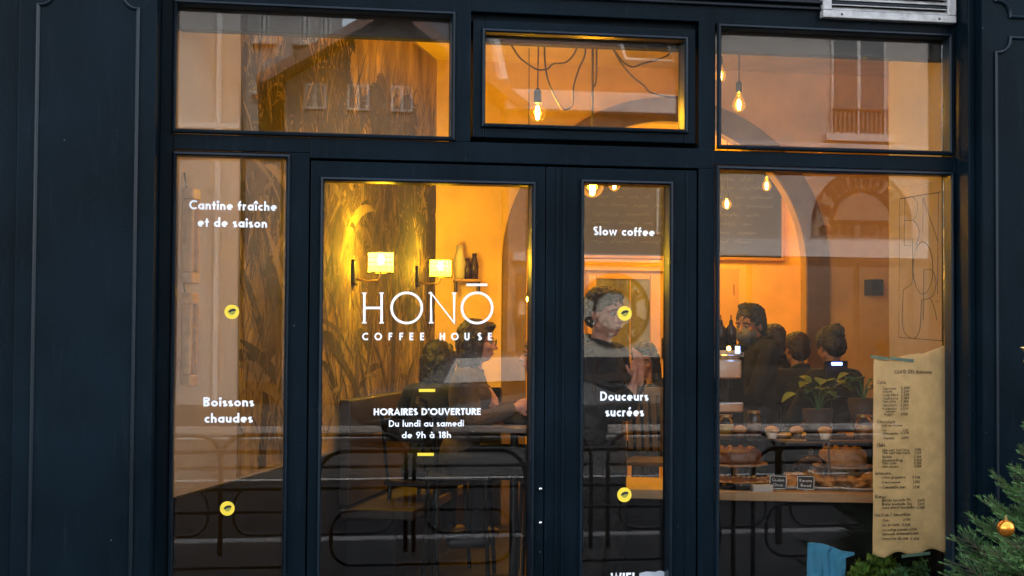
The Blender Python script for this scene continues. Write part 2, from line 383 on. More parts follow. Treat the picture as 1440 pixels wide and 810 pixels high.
TRr0, TRr1 = Z(1170, 236, YF), Z(1170, 216, YF)
zTop = 3.9
fr('jamb', xLJ, xl0-.018, 0, zTop)
fr('jamb', xr1+.018, xRJ, 0, zTop)
fr('mullion', postR0, postR1, 0, TRr0-G); fr('mullion', postR0, postR1, TRr1+G, zTop)
fr('mullion', postL0, postL1, 0, TRl0-G)
fr('mullion', postU0, postU1, TRl1+G, zTop)
fr('transom_rail', xl0-.018+G, postL1, TRl0, TRl1)
fr('transom_rail', postL1+G, postR1-.012, TRm0, min(hz0-.003, TRl1), YF-.002)
fr('transom_rail', postR1-.012+G, xr1+.018-G, TRr0, TRr1)
headz = zTopGlass+.012
fr('head_rail', xl0-.018+G, postU0-G, headz+.004, zTop); 
fr('head_rail', postU1+G, postR0-G, hz1, zTop)
fr('head_rail', postR1+G, xr1+.018-G, headz+.004, zTop)
# head mouldings: thin stepped fillets over the whole bay
for zz, yy in ((headz+.085, .02), (headz+.11, .035), (headz+.30, .03)):
    rbox('cornice_fillet', 'navy_edge', front, xLJ+.005, xRJ-.005, YF-yy, YF-.0003, zz, zz+.016, .004)
# bulkhead panel under the fixed windows
fr('stall_riser', xl0-.018+G, postL0-G, .02, ZB, YF+.01); fr('stall_riser', postR1+G, xr1+.018-G, .02, ZB, YF+.01)
# pilasters with recessed panels
PROF = [(.0, .0), (.004, -.010), (.012, -.014), (.020, -.010), (.024, .0), (.026, .010)]
def notch_panel(x0, x1, z0, z1, r, n=7):
    pts = []
    for cx, cz, a0 in ((x0, z0, 90), (x1, z0, 180), (x1, z1, 270), (x0, z1, 0)):
        seg = [(cx+r*math.cos(math.radians(a0-90*k/n)), cz+r*math.sin(math.radians(a0-90*k/n))) for k in range(n+1)]
        pts += seg
    return pts
def pilaster(x0, x1, panels, lab, ydeep=.35):
    p = MB().box(x0, x1, YP, ydeep, 0, zTop).build('pilaster', 'navy2', front, .006); p['label'] = lab
    for (a, b, c, d, r) in panels:
        path = notch_panel(a, b, c, d, r) if r else [(a, c), (b, c), (b, d), (a, d)]
        MB().sweep(path, [(.016, .003), (.014, -.010), (.007, -.015), (0, -.009), (-.004, .001)], YP).build('panel_moulding', 'navy_edge', p)
        f = MB(); y = YP-.004
        f.add([(q[0], y, q[1]) for q in path], [tuple(range(len(path)))])
        ff = f.build('panel', 'navy2', p)
    return p
px27 = X(20, 405, YP); px57, px190, px216 = X(50.5, 405, YP), X(186.5, 405, YP), X(216, 405, YP)
ztl = Z(120, -8, YP)
pilaster(px27, px216, [(px57, px190, .3, Z(120, 2, YP)+.03, .06)], 'left pilaster with one tall notched panel')
# side bay further left, set back a little
sb = MB().box(px27-2.2, px27-.0005, YP+.03, .35, 0, zTop).build('side_bay', 'navy2', front, .004)
# right pilaster
pr0 = X(1382, 400, YP); pr1 = pr0+.75
pilaster(pr0, pr1, [(X(1403, 300, YP), X(1403, 300, YP)+.42, .3, Z(1425, 56, YP), .07), (X(1403, 300, YP), X(1403, 300, YP)+.42, Z(1425, 22, YP), zTop-.05, .07)], 'right pilaster with stacked notched panels')
rbox('side_bay', 'navy2', front, pr1+.001, pr1+2.5, YP+.03, .35, 0, zTop, .004)
# stepped dark reveals beside the window bay
rbox('reveal', 'navy', front, px216+.0005, xLJ-.0005, YF-.03, .04, 0, zTop, .004)
rbox('reveal', 'navy', front, xRJ+.0005, pr0-.0005, YF+.02, .06, 0, zTop, .004)
rbox('reveal_fillet', 'navy', front, pr0-.035, pr0-.0006, YP+.06, YF+.0195, 0, zTop, .006)
rbox('fascia', 'navy2', front, px27-2.2, pr1+2.5, YP-.12, .35, zTop+.001, zTop+.75, .01)
rbox('cornice', 'navy2', front, px27-2.3, pr1+2.6, YP-.2, .35, zTop+.751, zTop+.9, .01)
# ---- windows
BEAD = [(.019, .0), (.019, -.010), (.014, -.019), (.006, -.021), (.0, -.012), (-.001, .03), (-.001, .052)]
def pane_in(root, x0, x1, z0, z1, y=YG, bead=True, yface=YF):
    p = MB().box(x0-.004, x1+.004, y, y+.006, z0-.004, z1+.004).build('glass_pane', 'glass', root)
    if bead:
        MB().sweep([(x0, z0), (x1, z0), (x1, z1), (x0, z1)], BEAD, yface).build('glazing_bead', 'navy_edge', root)
    return p
wUL = thing('shop_window', 'wide upper left window with dark palm mural showing behind it', 'window')
pane_in(wUL, xa0, xa1, zTrTop, zTopGlass)
wLL = thing('shop_window', 'tall narrow window left of the door reading Cantine fraîche et de saison', 'window')
pane_in(wLL, xl0, xl1, ZB+.03, zLowGlass)
wUR = thing('shop_window', 'wide upper right window with hanging bulbs and a shuttered window mirrored in it', 'window')
zURb = Z(1170, 210, -.03)
pane_in(wUR, xc0, xc1, zURb, zTopGlass)
wLR = thing('shop_window', 'big lower right window with kraft paper menu taped inside it', 'window')
pane_in(wLR, xr0, xr1, ZB+.03, zRightTop)
# frame faces behind beads where glass edges differ: narrow fillers
def filler(x0, x1, z0, z1): rbox('frame_slip', 'navy', front, x0, x1, YF+.001, .04, z0, z1, .001)
filler(xa1+.018, postU0+.001, TRl1+.001, headz+.02)
# ---- hinged fanlight (inner sash)
fan = thing('fanlight_window', 'small hinged fanlight with its own sash above the double door', 'window')
g = .012
sx0, sx1, sz0, sz1 = hx0+g, hx1-g, hz0+g*.3, hz1-.035
gx0, gx1, gz0, gz1 = X(680.5, 120, -.02), X(958.5, 120, -.02), Z(820, 179.5, -.02), Z(820, 53.5, -.02)
ys = YF+.012
for nm, a in (('stile', (sx0, gx0-.001, sz0, sz1)), ('stile', (gx1+.001, sx1, sz0, sz1)), ('rail', (gx0, gx1, sz0, gz0-.001)), ('rail', (gx0, gx1, gz1+.001, sz1))):
    rbox(nm, 'navy', fan, a[0], a[1], ys, .04, a[2], a[3], .004)
pane_in(fan, gx0, gx1, gz0, gz1, YG, True, ys)
rbox('recess', 'navy', front, hx0, hx1, YF+.05, .045, sz1+.002, hz1-.0005, .001)
# ---- door leaves
def leaf(root, x0, x1, z1, glx0, glx1, glz1, glz0=.28):
    yf = YF+.006
    for nm, a in (('stile', (x0, glx0-.0015, .04, z1)), ('stile', (glx1+.0015, x1, .04, z1)), ('rail', (glx0-.001, glx1+.001, .04, glz0-.001)), ('rail', (glx0-.001, glx1+.001, glz1+.001, z1))):
        rbox(nm, 'navy', root, a[0], a[1], yf, -.005+.04, a[2], a[3], .003)
    pane_in(root, glx0, glx1, glz0, glz1, YG, True, yf)
    return yf
dL = thing('glass_door', 'wide left door leaf lettered HONŌ COFFEE HOUSE with opening hours', 'door')
yf = leaf(dL, dx0+.003, dxm-.002, dz1-.004, X(453, 500, -.03), X(744.5, 500, -.03), Z(600, 258.5, -.03))
dR = thing('glass_door', 'narrow right door leaf lettered Slow coffee and Douceurs sucrées', 'door')
leaf(dR, dxm+.002, dx1-.003, dz1-.004, X(818, 500, -.03), X(937.5, 500, -.03), Z(880, 260, -.03))
for a in (X(781, 500, YF), X(790, 500, YF)): MB().box(a, a+.012, yf-.008, yf-.0004, .05, dz1-.012).build('door_fillet', 'navy', dR, .003)
MB().box(X(964, 500, YF), X(966, 500, YF)+.004, yf-.005, yf-.0004, .05, dz1-.012).build('door_fillet', 'navy', dR, .002)
for py in (687.5, 735):
    c = P(759.5, py, yf-.008); s = MB().lathe([(.0, 0), (.007, .0), (.0085, .004), (.0085, .016), (.006, .021), (.001, .022)], n=14)
    o = s.build('lock_cylinder', 'steel', dL, smooth=True); o.location = (c.x, yf, c.z); o.rotation_euler = (PI/2, 0, 0)
    MB().box(-.0012, .0012, -.005, .005, .0221, .0232).build('keyhole', 'black', o)
# ---- vinyl lettering
VY = YG-.0003
def vinyl(root, t, xpl, xpr, base, cap, w, m='white_vinyl', sp=.13, lab=None, name='lettering'):
    a, b = P(xpl, base, VY), P(xpr, base, VY); zc = P((xpl+xpr)/2, base-cap, VY).z; zb = P((xpl+xpr)/2, base, VY).z
    o = text_mb(t, a.x, b.x, zb, zc-zb, w, sp, VY).build(name, m, root)
    o['label'] = lab or 'white lettering %s' % t
    return o
vinyl(wLL, 'Cantine fraîche', 266, 389, 295.5, 13, .195, lab='white words Cantine fraîche')
vinyl(wLL, 'et de saison', 278, 375.5, 319.5, 13, .195)
vinyl(wLL, 'Boissons', 286, 357, 571.5, 13, .195)
vinyl(wLL, 'chaudes', 287.5, 355, 594.3, 13, .195)
vinyl(dR, 'Slow coffee', 834.5, 920.5, 331.5, 12.3, .195)
vinyl(dR, 'Douceurs', 844, 911.5, 563.5, 13, .195)
vinyl(dR, 'sucrées', 851.5, 905, 585.5, 13, .195)
vinyl(dR, 'WIFI', 859, 892, 820, 14.5, .2)
vinyl(dL, "HORAIRES D'OUVERTURE", 525.5, 676, 583.7, 9.6, .21, sp=.1)
vinyl(dL, 'Du lundi au samedi', 547, 652, 599.8, 9, .16, sp=.13)
vinyl(dL, 'de 9h à 18h', 565, 634, 616, 9, .16, sp=.13)
mb = MB(); 
for c, cx in zip('COFFEEHOUSE', (513.4, 531.8, 549, 564.2, 578.6, 593.6, 622, 639.5, 656.6, 674.5, 689)):
    gw = glyph(c, .16)[0]; k = 10.6
    a = P(cx-gw*k/2, 478.5, VY); b = P(cx+gw*k/2, 478.5, VY); text_mb(c, a.x, b.x, a.z, P(cx, 478.5-k, VY).z-P(cx, 478.5, VY).z, .2, 0, VY, mb=mb)
o = mb.build('lettering', 'white_vinyl', dL); o['label'] = 'white widely spaced words COFFEE HOUSE'
# the big thin logo word
mb = MB()
def pxf(u, v): q = P(u, v, VY); return q.x, q.z
def strokepx(mb, pts, wpx, y=VY, th=.0008, fn=pxf): ribbon(mb, pts, wpx, y, th, fn)
c_ = lambda cx, cy, r: [(cx+r*math.cos(2*PI*k/48), cy+r*math.sin(2*PI*k/48)) for k in range(49)]
lw = 3.4
for s_ in ([(512.3, 411.5), (512.3, 454.5)], [(536.6, 411.5), (536.6, 454.5)], [(512.3, 433), (536.6, 433)],
           [(509, 412.2), (515.6, 412.2)], [(533.3, 412.2), (539.9, 412.2)], [(509, 454), (515.6, 454)], [(533.3, 454), (539.9, 454)],
           c_(571.9, 433, 21.3),
           [(606.2, 454.5), (606.2, 412), (638.6, 454), (638.6, 411.5)], [(602.9, 454), (609.5, 454)], [(635.3, 412.2), (641.9, 412.2)], [(602.6, 412.2), (607.6, 412.2)],
           c_(670.8, 433, 21.3), [(656, 400.5), (685.4, 400.5)]):
    k = (len(mb.v) % 5)*.0003; thin = abs(s_[0][1]-s_[-1][1]) < .1 and len(s_) == 2 and abs(s_[0][0]-s_[1][0]) < 8
    strokepx(mb, s_, 1.8 if thin else lw, VY-k)
o = mb.build('lettering', 'white_vinyl', dL); o['label'] = 'large thin white word HONŌ'
for (a, b, yy) in ((589, 612, 549), (587, 610, 639)):
    m_ = MB(); strokepx(m_, [(a, yy), (b, yy)], 4.2); o = m_.build('dash', 'yellow_vinyl', dL)
def disc(root, cx, cy, r):
    c = P(cx, cy, VY); rr = (P(cx+r, cy, VY)-c).length
    m_ = MB(); n = 30
    m_.add([(c.x+rr*math.cos(2*PI*k/n), VY-.0008, c.z+rr*math.sin(2*PI*k/n)) for k in range(n)]+[(c.x+rr*math.cos(2*PI*k/n), VY, c.z+rr*math.sin(2*PI*k/n)) for k in range(n)],
           [tuple(range(n))[::-1]]+[(k, (k+1) % n, n+(k+1) % n, n+k) for k in range(n)])
    o = m_.build('sticker', 'yellow_vinyl', root); o['label'] = 'round yellow sticker with a dark coffee leaf'
    # bowl shape below, leaf above
    def lens(y, pts, m):
        q = MB(); q.add([(c.x+u*rr, y, c.z+v*rr) for u, v in pts], [tuple(range(len(pts)))[::-1]])
        q.build('leaf_print', m, o)
    lens(VY-.0012, [(-.42, -.05), (-.3, -.3), (.0, -.45), (.3, -.32), (.5, 0), (.55, .25), (0, .1)], 'olive')
    lens(VY-.0016, [(-.55, -.1), (-.25, -.08), (.1, .08), (.5, .12), (.6, .25), (.45, .42), (.1, .44), (-.25, .32), (-.45, .1)], 'ink')
M['olive'] = mat('olive_vinyl', (.3, .27, .03), .5)
disc(wLL, 326, 438.5, 10.4); disc(wLL, 319.7, 715, 10.3); disc(dR, 878.3, 440.7, 10); disc(dR, 878, 695.8, 10)
# grey round-cornered wifi badge, mostly below the frame
M['grey_vinyl'] = mat('grey_vinyl', (.35, .38, .4), .5)
mb = MB(); pts = [pxf(*q) for q in [(899, 850), (899, 806), (909, 803.5)]+[(928+13*math.cos(math.radians(a)), 816-13.5*math.sin(math.radians(a))) for a in range(120, -1, -15)]+[(941, 850)]]
mb.add([(p[0], VY-.0006, p[1]) for p in pts], [tuple(range(len(pts)))]); mb.build('sticker', 'grey_vinyl', dR)['label'] = 'grey rounded wifi badge at the foot of the door'
# black line drawing on the right window (BONJOUR)
mb = MB(); IY = YG+.0075
def q_(u, v): return pxf(1230+u/3.0, 230+v/3.0)
def curve(pts, n=8):
    out = []
    for i in range(len(pts)-1):
        p0 = Vector(pts[max(i-1, 0)]); p1 = Vector(pts[i]); p2 = Vector(pts[i+1]); p3 = Vector(pts[min(i+2, len(pts)-1)])
        for k in range(n):
            t = k/n; out.append(tuple(.5*((2*p1)+(p2-p0)*t+(2*p0-5*p1+4*p2-p3)*t*t+(3*p1-p0-3*p2+p3)*t**3)))
    return out+[tuple(pts[-1])]
for s_, w_ in ((([(110,148),(290,118)]), 3.2), ([(108,150),(105,735)], 1.8), ([(288,120),(287,748)], 2.4), ([(105,733),(286,748)], 2.6), ([(120,100),(290,75)], 1.0),
    ([(130,150),(128,345)], 2), (curve([(128,148),(160,140),(182,165),(182,205),(165,236),(128,240)]), 2.2), (curve([(165,238),(184,262),(190,300),(176,345)]), 3.2), ([(128,346),(156,346)], 2),
    ([(207,142),(206,298)], 2), ([(207,142),(270,330)], 1.9), ([(272,120),(268,552)], 2.2),
    (curve([(163,318),(163,400),(163,480),(155,510),(126,530)]), 2.4), (curve([(124,530),(121,600),(120,660),(130,715),(165,738),(190,710),(197,650),(200,572)]), 2.2),
    ([(207+42*math.cos(a*PI/20), 440+110*math.sin(a*PI/20)) for a in range(41)], 2.6),
    ([(210,448),(208,660)], 2.6), (curve([(210,448),(245,450),(262,500),(246,560),(210,573)]), 2.8), (curve([(240,572),(255,610),(265,660)]), 2.4), ([(268,578),(268,584)], 4)):
    ribbon(mb, s_, w_, IY, .0004, q_)
o = mb.build('line_drawing', 'ink', wLR); o['label'] = 'thin black outline lettering BONJOUR in a tall box'
# ---- paper menu inside the glass
pm = thing('paper_menu', 'long kraft paper drinks menu handwritten in black, taped to the glass', 'menu')
nx, nz = 26, 60; vs = []; fs = []
def paper_pt(u, v):
    top = 503 if u < .1 else 503-(u*6); 
    xl = 1229+(-1.5*v); xr = 1333-1.5*v*0
    top = 502+4*math.sin(u*9)*(u < .62)+(-18*(u-.55)/.45 if u > .55 else 0)
    bot = 783-(u*9)+(4*math.sin(u*14) if u > .15 else 2) - (8 if u > .97 else 0)
    if u < .1: bot -= (0.1-u)*60*(1)
    q = P(xl+(xr-xl)*u, top+(bot-top)*v, .012)
    wob = .002*math.sin(u*8+v*7)+.0016*math.sin(v*23+u*3)+.002*math.sin(u*15-v*9)
    return (q.x, .0125+.004+wob, q.z)
for j in range(nz+1):
    for i in range(nx+1): vs.append(paper_pt(i/nx, j/nz))
for j in range(nz):
    for i in range(nx): fs.append((j*(nx+1)+i, (j+1)*(nx+1)+i, (j+1)*(nx+1)+i+1, j*(nx+1)+i+1))
o = MB().add(vs, fs).build('sheet', 'paper', pm, smooth=True); so = o.modifiers.new('s', 'SOLIDIFY'); so.thickness = .0004
mb = MB(); HY = .0085
def hand(t, xpx, ypx, cap, wpx):
    xr = xpx+wpx; a = P(xpx, ypx, HY); b = P(xr, ypx, HY)
    text_mb(t, a.x, b.x, a.z, P(xpx, ypx-cap, HY).z-a.z, .13, .16, HY, jit=.07, th=.0003, mb=mb, slant=.12)
def pp(cx, cy, c2=None): return (1215+cx/5.06, 480+cy/5.06)
lines1 = [("CARTE DES Boissons", 215, 228, 480, 5), ("Cafés", 95, 303, 155, 4.4), ("- Espresso", 120, 343, 228, 3.6), ("2,00€", 262, 340, 325, 3.6), ("Noisette", 130, 366, 200, 3.6), ("2,20€", 262, 364, 322, 3.6),
 ("- Long Black", 118, 390, 243, 3.6), ("2,50€", 262, 388, 322, 3.6), ("- Cappuccino", 118, 413, 243, 3.6), ("3,50€", 260, 413, 320, 3.6), ("- Flat white", 118, 437, 225, 3.8), ("3,80€", 260, 437, 318, 3.6),
 ("- Macchiato", 118, 463, 230, 3.6), ("3,80€", 258, 463, 318, 3.6), ("- Mochaccino", 118, 487, 230, 3.6), ("4,50€", 255, 487, 315, 3.6), ("caramel", 155, 505, 222, 3.2), ("- Suppl.", 118, 528, 215, 3.8), ("0,50€", 262, 526, 312, 3.6),
 ("Chocolats", 92, 583, 220, 4.6), ("Lait ou Avoine", 130, 606, 270, 3.4), ("Thé", 130, 640, 155, 3.6), ("2,50€", 275, 640, 315, 3.4), ("Lattés matcha", 127, 663, 240, 3.6), ("4,50€", 262, 661, 318, 3.6), ("- Viennois", 122, 697, 212, 3.8), ("4,00€", 265, 695, 315, 3.6),
 ("Thés", 88, 750, 150, 5), ("Thé vert, Earl Grey", 130, 783, 325, 3.8), ("3,50€", 358, 780, 405, 3.8), ("Thé vert aux fruits", 130, 803, 325, 3.8), ("3,50€", 358, 802, 405, 3.8)]
lines2 = [("Rooibos", 130, 20, 195, 3.6), ("3,50€", 355, 20, 408, 3.6), ("Darjeeling", 130, 45, 270, 3.6), ("3,50€", 355, 45, 408, 3.6), ("Chaï latte", 130, 66, 230, 3.6), ("4,50€", 355, 66, 408, 3.6), ("Latte curcuma", 130, 90, 240, 3.6), ("4,50€", 355, 88, 408, 3.6),
 ("Infusions", 80, 140, 190, 4.6), ("- Citron gingembre", 115, 167, 292, 3.8), ("3,50€", 342, 167, 400, 3.8), ("Verveine", 127, 202, 258, 3.8), ("3,50€", 345, 200, 395, 3.8), ("- Camomille miel", 115, 238, 292, 4), ("3,50€", 345, 236, 395, 3.8),
 ("Bières", 78, 308, 155, 4.8), ("Blonde bouteille IPA", 127, 330, 333, 3.8), ("5,00€", 380, 330, 430, 3.8), ("Brune bouteille 33cl", 127, 358, 340, 3.8), ("5,50€", 380, 357, 430, 3.8), ("Sans alcool bouteille", 127, 382, 355, 3.8), ("4,50€", 375, 382, 430, 3.8),
 ("Jus Frais / Smoothies", 75, 436, 328, 4.6), ("Eau", 135, 472, 178, 3.4), ("2,50€", 280, 468, 328, 3.6), ("Jus de fruits", 127, 507, 250, 4), ("3,50€", 272, 505, 328, 3.8), ("Jus orange pressée", 127, 540, 312, 4), ("4,50€", 325, 538, 375, 3.8),
 ("Limonade artisanale", 127, 570, 325, 4), ("4,00€", 330, 566, 385, 3.8), ("- Smoothie du jour", 110, 605, 315, 4.4), ("5,50€", 330, 605, 392, 4)]
for t, x0, y0, x1, cap in lines1: hand(t, 1215+x0/5.06, 480+y0/5.06, cap, (x1-x0)/5.06)
for t, x0, y0, x1, cap in lines2: hand(t, 1215+x0/5.06, 640+y0/5.06, cap, (x1-x0)/5.06)
mb.build('handwriting', 'ink', pm)
M['tape'] = mat('green_masking_tape', (.14, .22, .16), .6)
for (a, b, c, d) in ((1224, 500, 1250, 506), (1252, 503, 1285, 508), (1268, 777, 1308, 783)):
    q0, q1 = P(a, b, .009), P(c, d, .009); MB().obox(((q0.x+q1.x)/2, .0085, (q0.z+q1.z)/2), (q1.x-q0.x, 0, -.012 if b < 600 else .012), (0, .0006, 0), (0, 0, .014)).build('tape_strip', 'tape', pm)
# ---- ventilation grille
vg = thing('vent_grille', 'white framed louvred ventilation grille above the right window', 'vent')
a, b = P(1156, 23, YF-.03), P(1343, 35, YF-.03)
vx0, vx1, vz0 = a.x, b.x, (a.z+b.z)/2; vz1 = vz0+.30; fw = .042
M['alu'] = mat('grimy_white_metal', (.34, .33, .31), .5, var=.35, vscale=18, bump=.3)
for q in ((vx0, vx1, vz0, vz0+fw*.8), (vx0, vx1, vz1-fw, vz1), (vx0, vx0+fw, vz0+fw*.8+G, vz1-fw-G), (vx1-fw, vx1, vz0+fw*.8+G, vz1-fw-G)):
    rbox('grille_frame', 'alu', vg, q[0], q[1], YF-.045, YF-.002, q[2], q[3], .004)
rbox('back_plate', 'black', vg, vx0+fw, vx1-fw, YF-.008, YF-.003, vz0+fw*.8, vz1-fw, 0)
for k in range(9):
    z = vz0+fw*.8+.012+k*.023
    MB().obox(((vx0+vx1)/2, YF-.026, z), (vx1-vx0-2*fw-.002, 0, 0), (0, .024, .018), (0, -.001, .0022)).build('slat', 'alu', vg)
for sx_ in (vx0+.09, vx1-.085):
    o = MB().lathe([(0, 0), (.006, 0), (.005, .002), (0, .0025)], n=10).build('screw', 'black', vg); o.location = (sx_, YF-.045, vz0+fw*.38); o.rotation_euler = (PI/2, 0, 0)

for q in ((dx0-.014, dx0+.022, .02, dz1-.02), (dx1-.022, dx1+.014, .02, dz1-.02), (dxm-.02, dxm+.02, .02, dz1-.02), (dx0-.014, dx1+.014, dz1-.0195, dz1+.03)):  # strips added behind the door gaps to block leaking lamp light
    rbox('door_light_stop', 'navy', front, q[0], q[1], .0415 if q[3] < dz1 else .0412, .07, q[2], q[3], .001)
rbox('sash_light_stop', 'navy', front, hx0-.01, hx1+.01, .0505, .068, hz0-.03, hz0+.02, .001)  # strip added under the fanlight to block leaking lamp light
# ================================================================== CAFE INTERIOR
ZF = 0.1; ZC = 3.72; YPT = 4.8; YBK = 7.2
A0 = P(243, 466, .07); B0 = P(611, 466, YPT); A0.z = B0.z = 0
tw_ = (B0-A0).normalized(); nw_ = Vector((tw_.y, -tw_.x, 0)); LW = (B0-A0).length
def WP(s, z, off=0): return A0+tw_*s+nw_*off+Vector((0, 0, z))
def s_at(px):
    lo, hi = 0, LW
    for _ in range(40):
        m = (lo+hi)/2; w = WP(m, 1.6); d = w-CAM; u = 720+FPX*d.dot(_right)/d.dot(_fwd)
        if u < px: lo = m
        else: hi = m
    return lo
XR = 6.3
struct(rbox('floor', 'darkwood', None, -2.2, XR+.2, .06, YBK+.2, ZF-.1, ZF, 0))
struct(rbox('ceiling', 'warmwall', None, -2.2, XR+.2, .11, YBK+.2, ZC, ZC+.15, 0))
struct(MB().obox(WP(LW/2, ZC/2, -.06), tw_*LW, nw_*.12, (0, 0, ZC)).build('wall_left', 'plaster'))
struct(rbox('wall_far_left', 'warmwall', None, A0.x-.4, A0.x-.3, .06, YBK+.2, 0, ZC, 0))
struct(rbox('wall_back', 'warmwall', None, -2.2, XR+.2, YBK, YBK+.12, 0, ZC, 0))
struct(rbox('wall_right', 'warmwall', None, XR, XR+.12, .8, YBK, 0, ZC, 0))
pxr = X(1250, 466, .72)
struct(rbox('wall_pier', 'plaster', None, pxr, pxr+.6, .13, .72, 0, ZC, .004))
struct(rbox('pier_dado', 'dark', None, pxr-.012, pxr+.6, .115, .72, 0, 1.05, .003))
struct(rbox('wall_pier_right', 'plaster', None, pxr+.6, XR+.12, .30, .42, 0, ZC, 0))
struct(rbox('bulkhead', 'bulkhead', None, xLJ+.02, xRJ+.3, .056, .13, Z(800, 63, .056), ZC+.1, .003))
struct(rbox('lintel_side', 'dark', None, -2.2, A0.x-.02, .06, .3, 0, ZC, 0))
# partition with a round arch
cA = P(940, 374, YPT); rA = 214/FPX*(YPT-CAM.y)*.985; rO = rA*1.165
mb = MB(); n = 40; xs0, xs1 = B0.x-.1, XR
top = ZC
arcp = [(cA.x-rA, ZF)]+[(cA.x-rA*math.cos(PI*k/n), cA.z+rA*math.sin(PI*k/n)) for k in range(n+1)]+[(cA.x+rA, ZF)]
outp = [(xs0, ZF)]+[(xs0+(xs1-xs0)*k/n if 0 < k < n else (xs0 if k == 0 else xs1), top) for k in range(n+1)]+[(xs1, ZF)]
T = .12
vs = [(p[0], YPT, p[1]) for p in arcp]+[(p[0], YPT, p[1]) for p in outp]+[(p[0], YPT+T, p[1]) for p in arcp]+[(p[0], YPT+T, p[1]) for p in outp]
m_ = len(arcp); fs = []
for k in range(m_-1):
    fs += [(k, k+1, m_+k+1, m_+k), (2*m_+k+1, 2*m_+k, 3*m_+k, 3*m_+k+1), (k+1, k, 2*m_+k, 2*m_+k+1)]
struct(mb.add(vs, fs).build('wall_arch', 'warmwall'))
# archivolt band proud of the wall
mb = MB(); vs = []; fs = []
path = [(-1, 0)]+[(-math.cos(PI*k/n), math.sin(PI*k/n)) for k in range(n+1)]+[(1, 0)]
for i, (cx, cz) in enumerate(path):
    for r_ in (rA+.002, rO):
        z = cA.z+cz*r_ if 0 < i < len(path)-1 else ZF
        vs.append((cA.x+cx*r_, YPT-.035, z)); vs.append((cA.x+cx*r_, YPT-.001, z))
for k in range(len(path)-1):
    a = 4*k; b = a+4; fs += [(a, a+2, b+2, b), (a+1, a, b, b+1), (a+2, a+3, b+3, b+2)]
struct(mb.add(vs, fs).build('arch_band', 'archband'))
# dado panelling
dz0 = Z(670, 545, YPT-.05)
o = struct(rbox('wainscot', 'dark', None, B0.x, cA.x-rO-.01, YPT-.05, YPT-.002, ZF, dz0, .004))
struct(rbox('wainscot_right', 'dark', None, cA.x+rO+.01, XR, YPT-.05, YPT-.002, ZF, 1.0, .004))
struct(MB().obox(WP(LW/2, ZF+.39, .012), tw_*LW, nw_*.022, (0, 0, .78)).build('wainscot_left', 'dark', bevel=.003))
# ---- palm mural on the left wall
mur = thing('palm_mural', 'tall dark sepia mural of palms and banana leaves on the left wall', 'mural')
M['mural_ground'] = mat('mural_sepia_ground', (.12, .065, .02), .8, col2=(.60, .40, .12), vscale=3.2, stretch=(1.6, 1.6, .6), bump=.1, bscale=40)
for i, c in enumerate(((.05, .035, .02), (.10, .065, .035), (.03, .022, .016), (.2, .135, .07), (.25, .17, .08))):
    M['print%d' % i] = mat('mural_print_tone_%s' % 'abcde'[i], c, .8, var=.35, vscale=9)
s0 = s_at(335); zm0, zm1 = .89, ZC-.02
def wquad(mb, pts, off, fl=False):
    mb.add([WP(s, z, off) for s, z in pts], [tuple(range(len(pts)))])
g_ = MB().obox(WP((s0+LW)/2, (zm0+zm1)/2, .002), tw_*(LW-s0-.002), nw_*.003, (0, 0, zm1-zm0)).build('mural_sheet', 'mural_ground', mur)
tones = [MB() for _ in range(5)]
cnt = [0]
def leafshape(s, z, ang, L, wd, tone, droop=.5, n=7):
    cnt[0] += 1; off = .004+(cnt[0] % 60)*.00006
    L1 = []; R1 = []; a = ang; x, y = s, z
    for k in range(n+1):
        t = k/n; w_ = wd*math.sin(PI*min(.98, t*.9+.07))**.8*(1-t*.2)
        nx_, nz_ = -math.sin(a), math.cos(a)
        L1.append((x+nx_*w_, y+nz_*w_)); R1.append((x-nx_*w_, y-nz_*w_))
        x += math.cos(a)*L/n; y += math.sin(a)*L/n
        a += (-1 if math.cos(a) > 0 else 1)*droop/n
    cl = lambda q: (min(LW-.01, max(s0+.005, q[0])), min(zm1-.01, max(zm0+.01, q[1])))
    L1 = [cl(q) for q in L1]; R1 = [cl(q) for q in R1]
    for k in range(n): tones[tone].add([WP(*L1[k], off), WP(*R1[k], off), WP(*R1[k+1], off), WP(*L1[k+1], off)], [(0, 1, 2, 3)])
def frond(s, z, ang, L, tone, leaves=13, droop=1.3):
    leaves = 12
    a = ang; x, y = s, z
    for k in range(leaves):
        t = k/leaves; ll = L*.55*math.sin(PI*min(1, t*.8+.15))
        for sd_ in (-1, 1):
            leafshape(x, y, a+sd_*(1.0-.4*t), ll, .014+.02*random.random(), tone, droop=1.5, n=5)
        x += math.cos(a)*L/leaves; y += math.sin(a)*L/leaves
        a += (-1 if math.cos(a) > 0 else 1)*droop/leaves
def palm(s, z0, z1, R_, tone):
    for k in range(11):
        zz0 = z0+(z1-z0)*k/11; wq = .06*(1-k*.02)
        cnt[0] += 1; off = .004+(cnt[0] % 60)*.00006; b = math.sin(k*.4)*.06
        tones[tone].add([WP(s-wq+b, zz0, off), WP(s+wq+b, zz0, off), WP(s+wq*.85+b, zz0+(z1-z0)/11, off), WP(s-wq*.85+b, zz0+(z1-z0)/11, off)], [(0, 1, 2, 3)])
    for k in range(11): frond(s, z1, -.5+k*.42, R_*(.8+.4*random.random()), random.choice((tone, tone, (tone+1) % 3)), 20, 1.5)
for (s, a, b, R_, tn) in ((s0+.35, .9, 2.45, .55, 0), (s0+1.15, .9, 2.95, .75, 2), (s0+2.0, .9, 2.2, .6, 1), (s0+2.9, .9, 2.75, .8, 0), (LW-.5, .9, 2.35, .7, 2), (s0+.75, .9, 1.7, .4, 1)):
    palm(s, a, b, R_, tn)
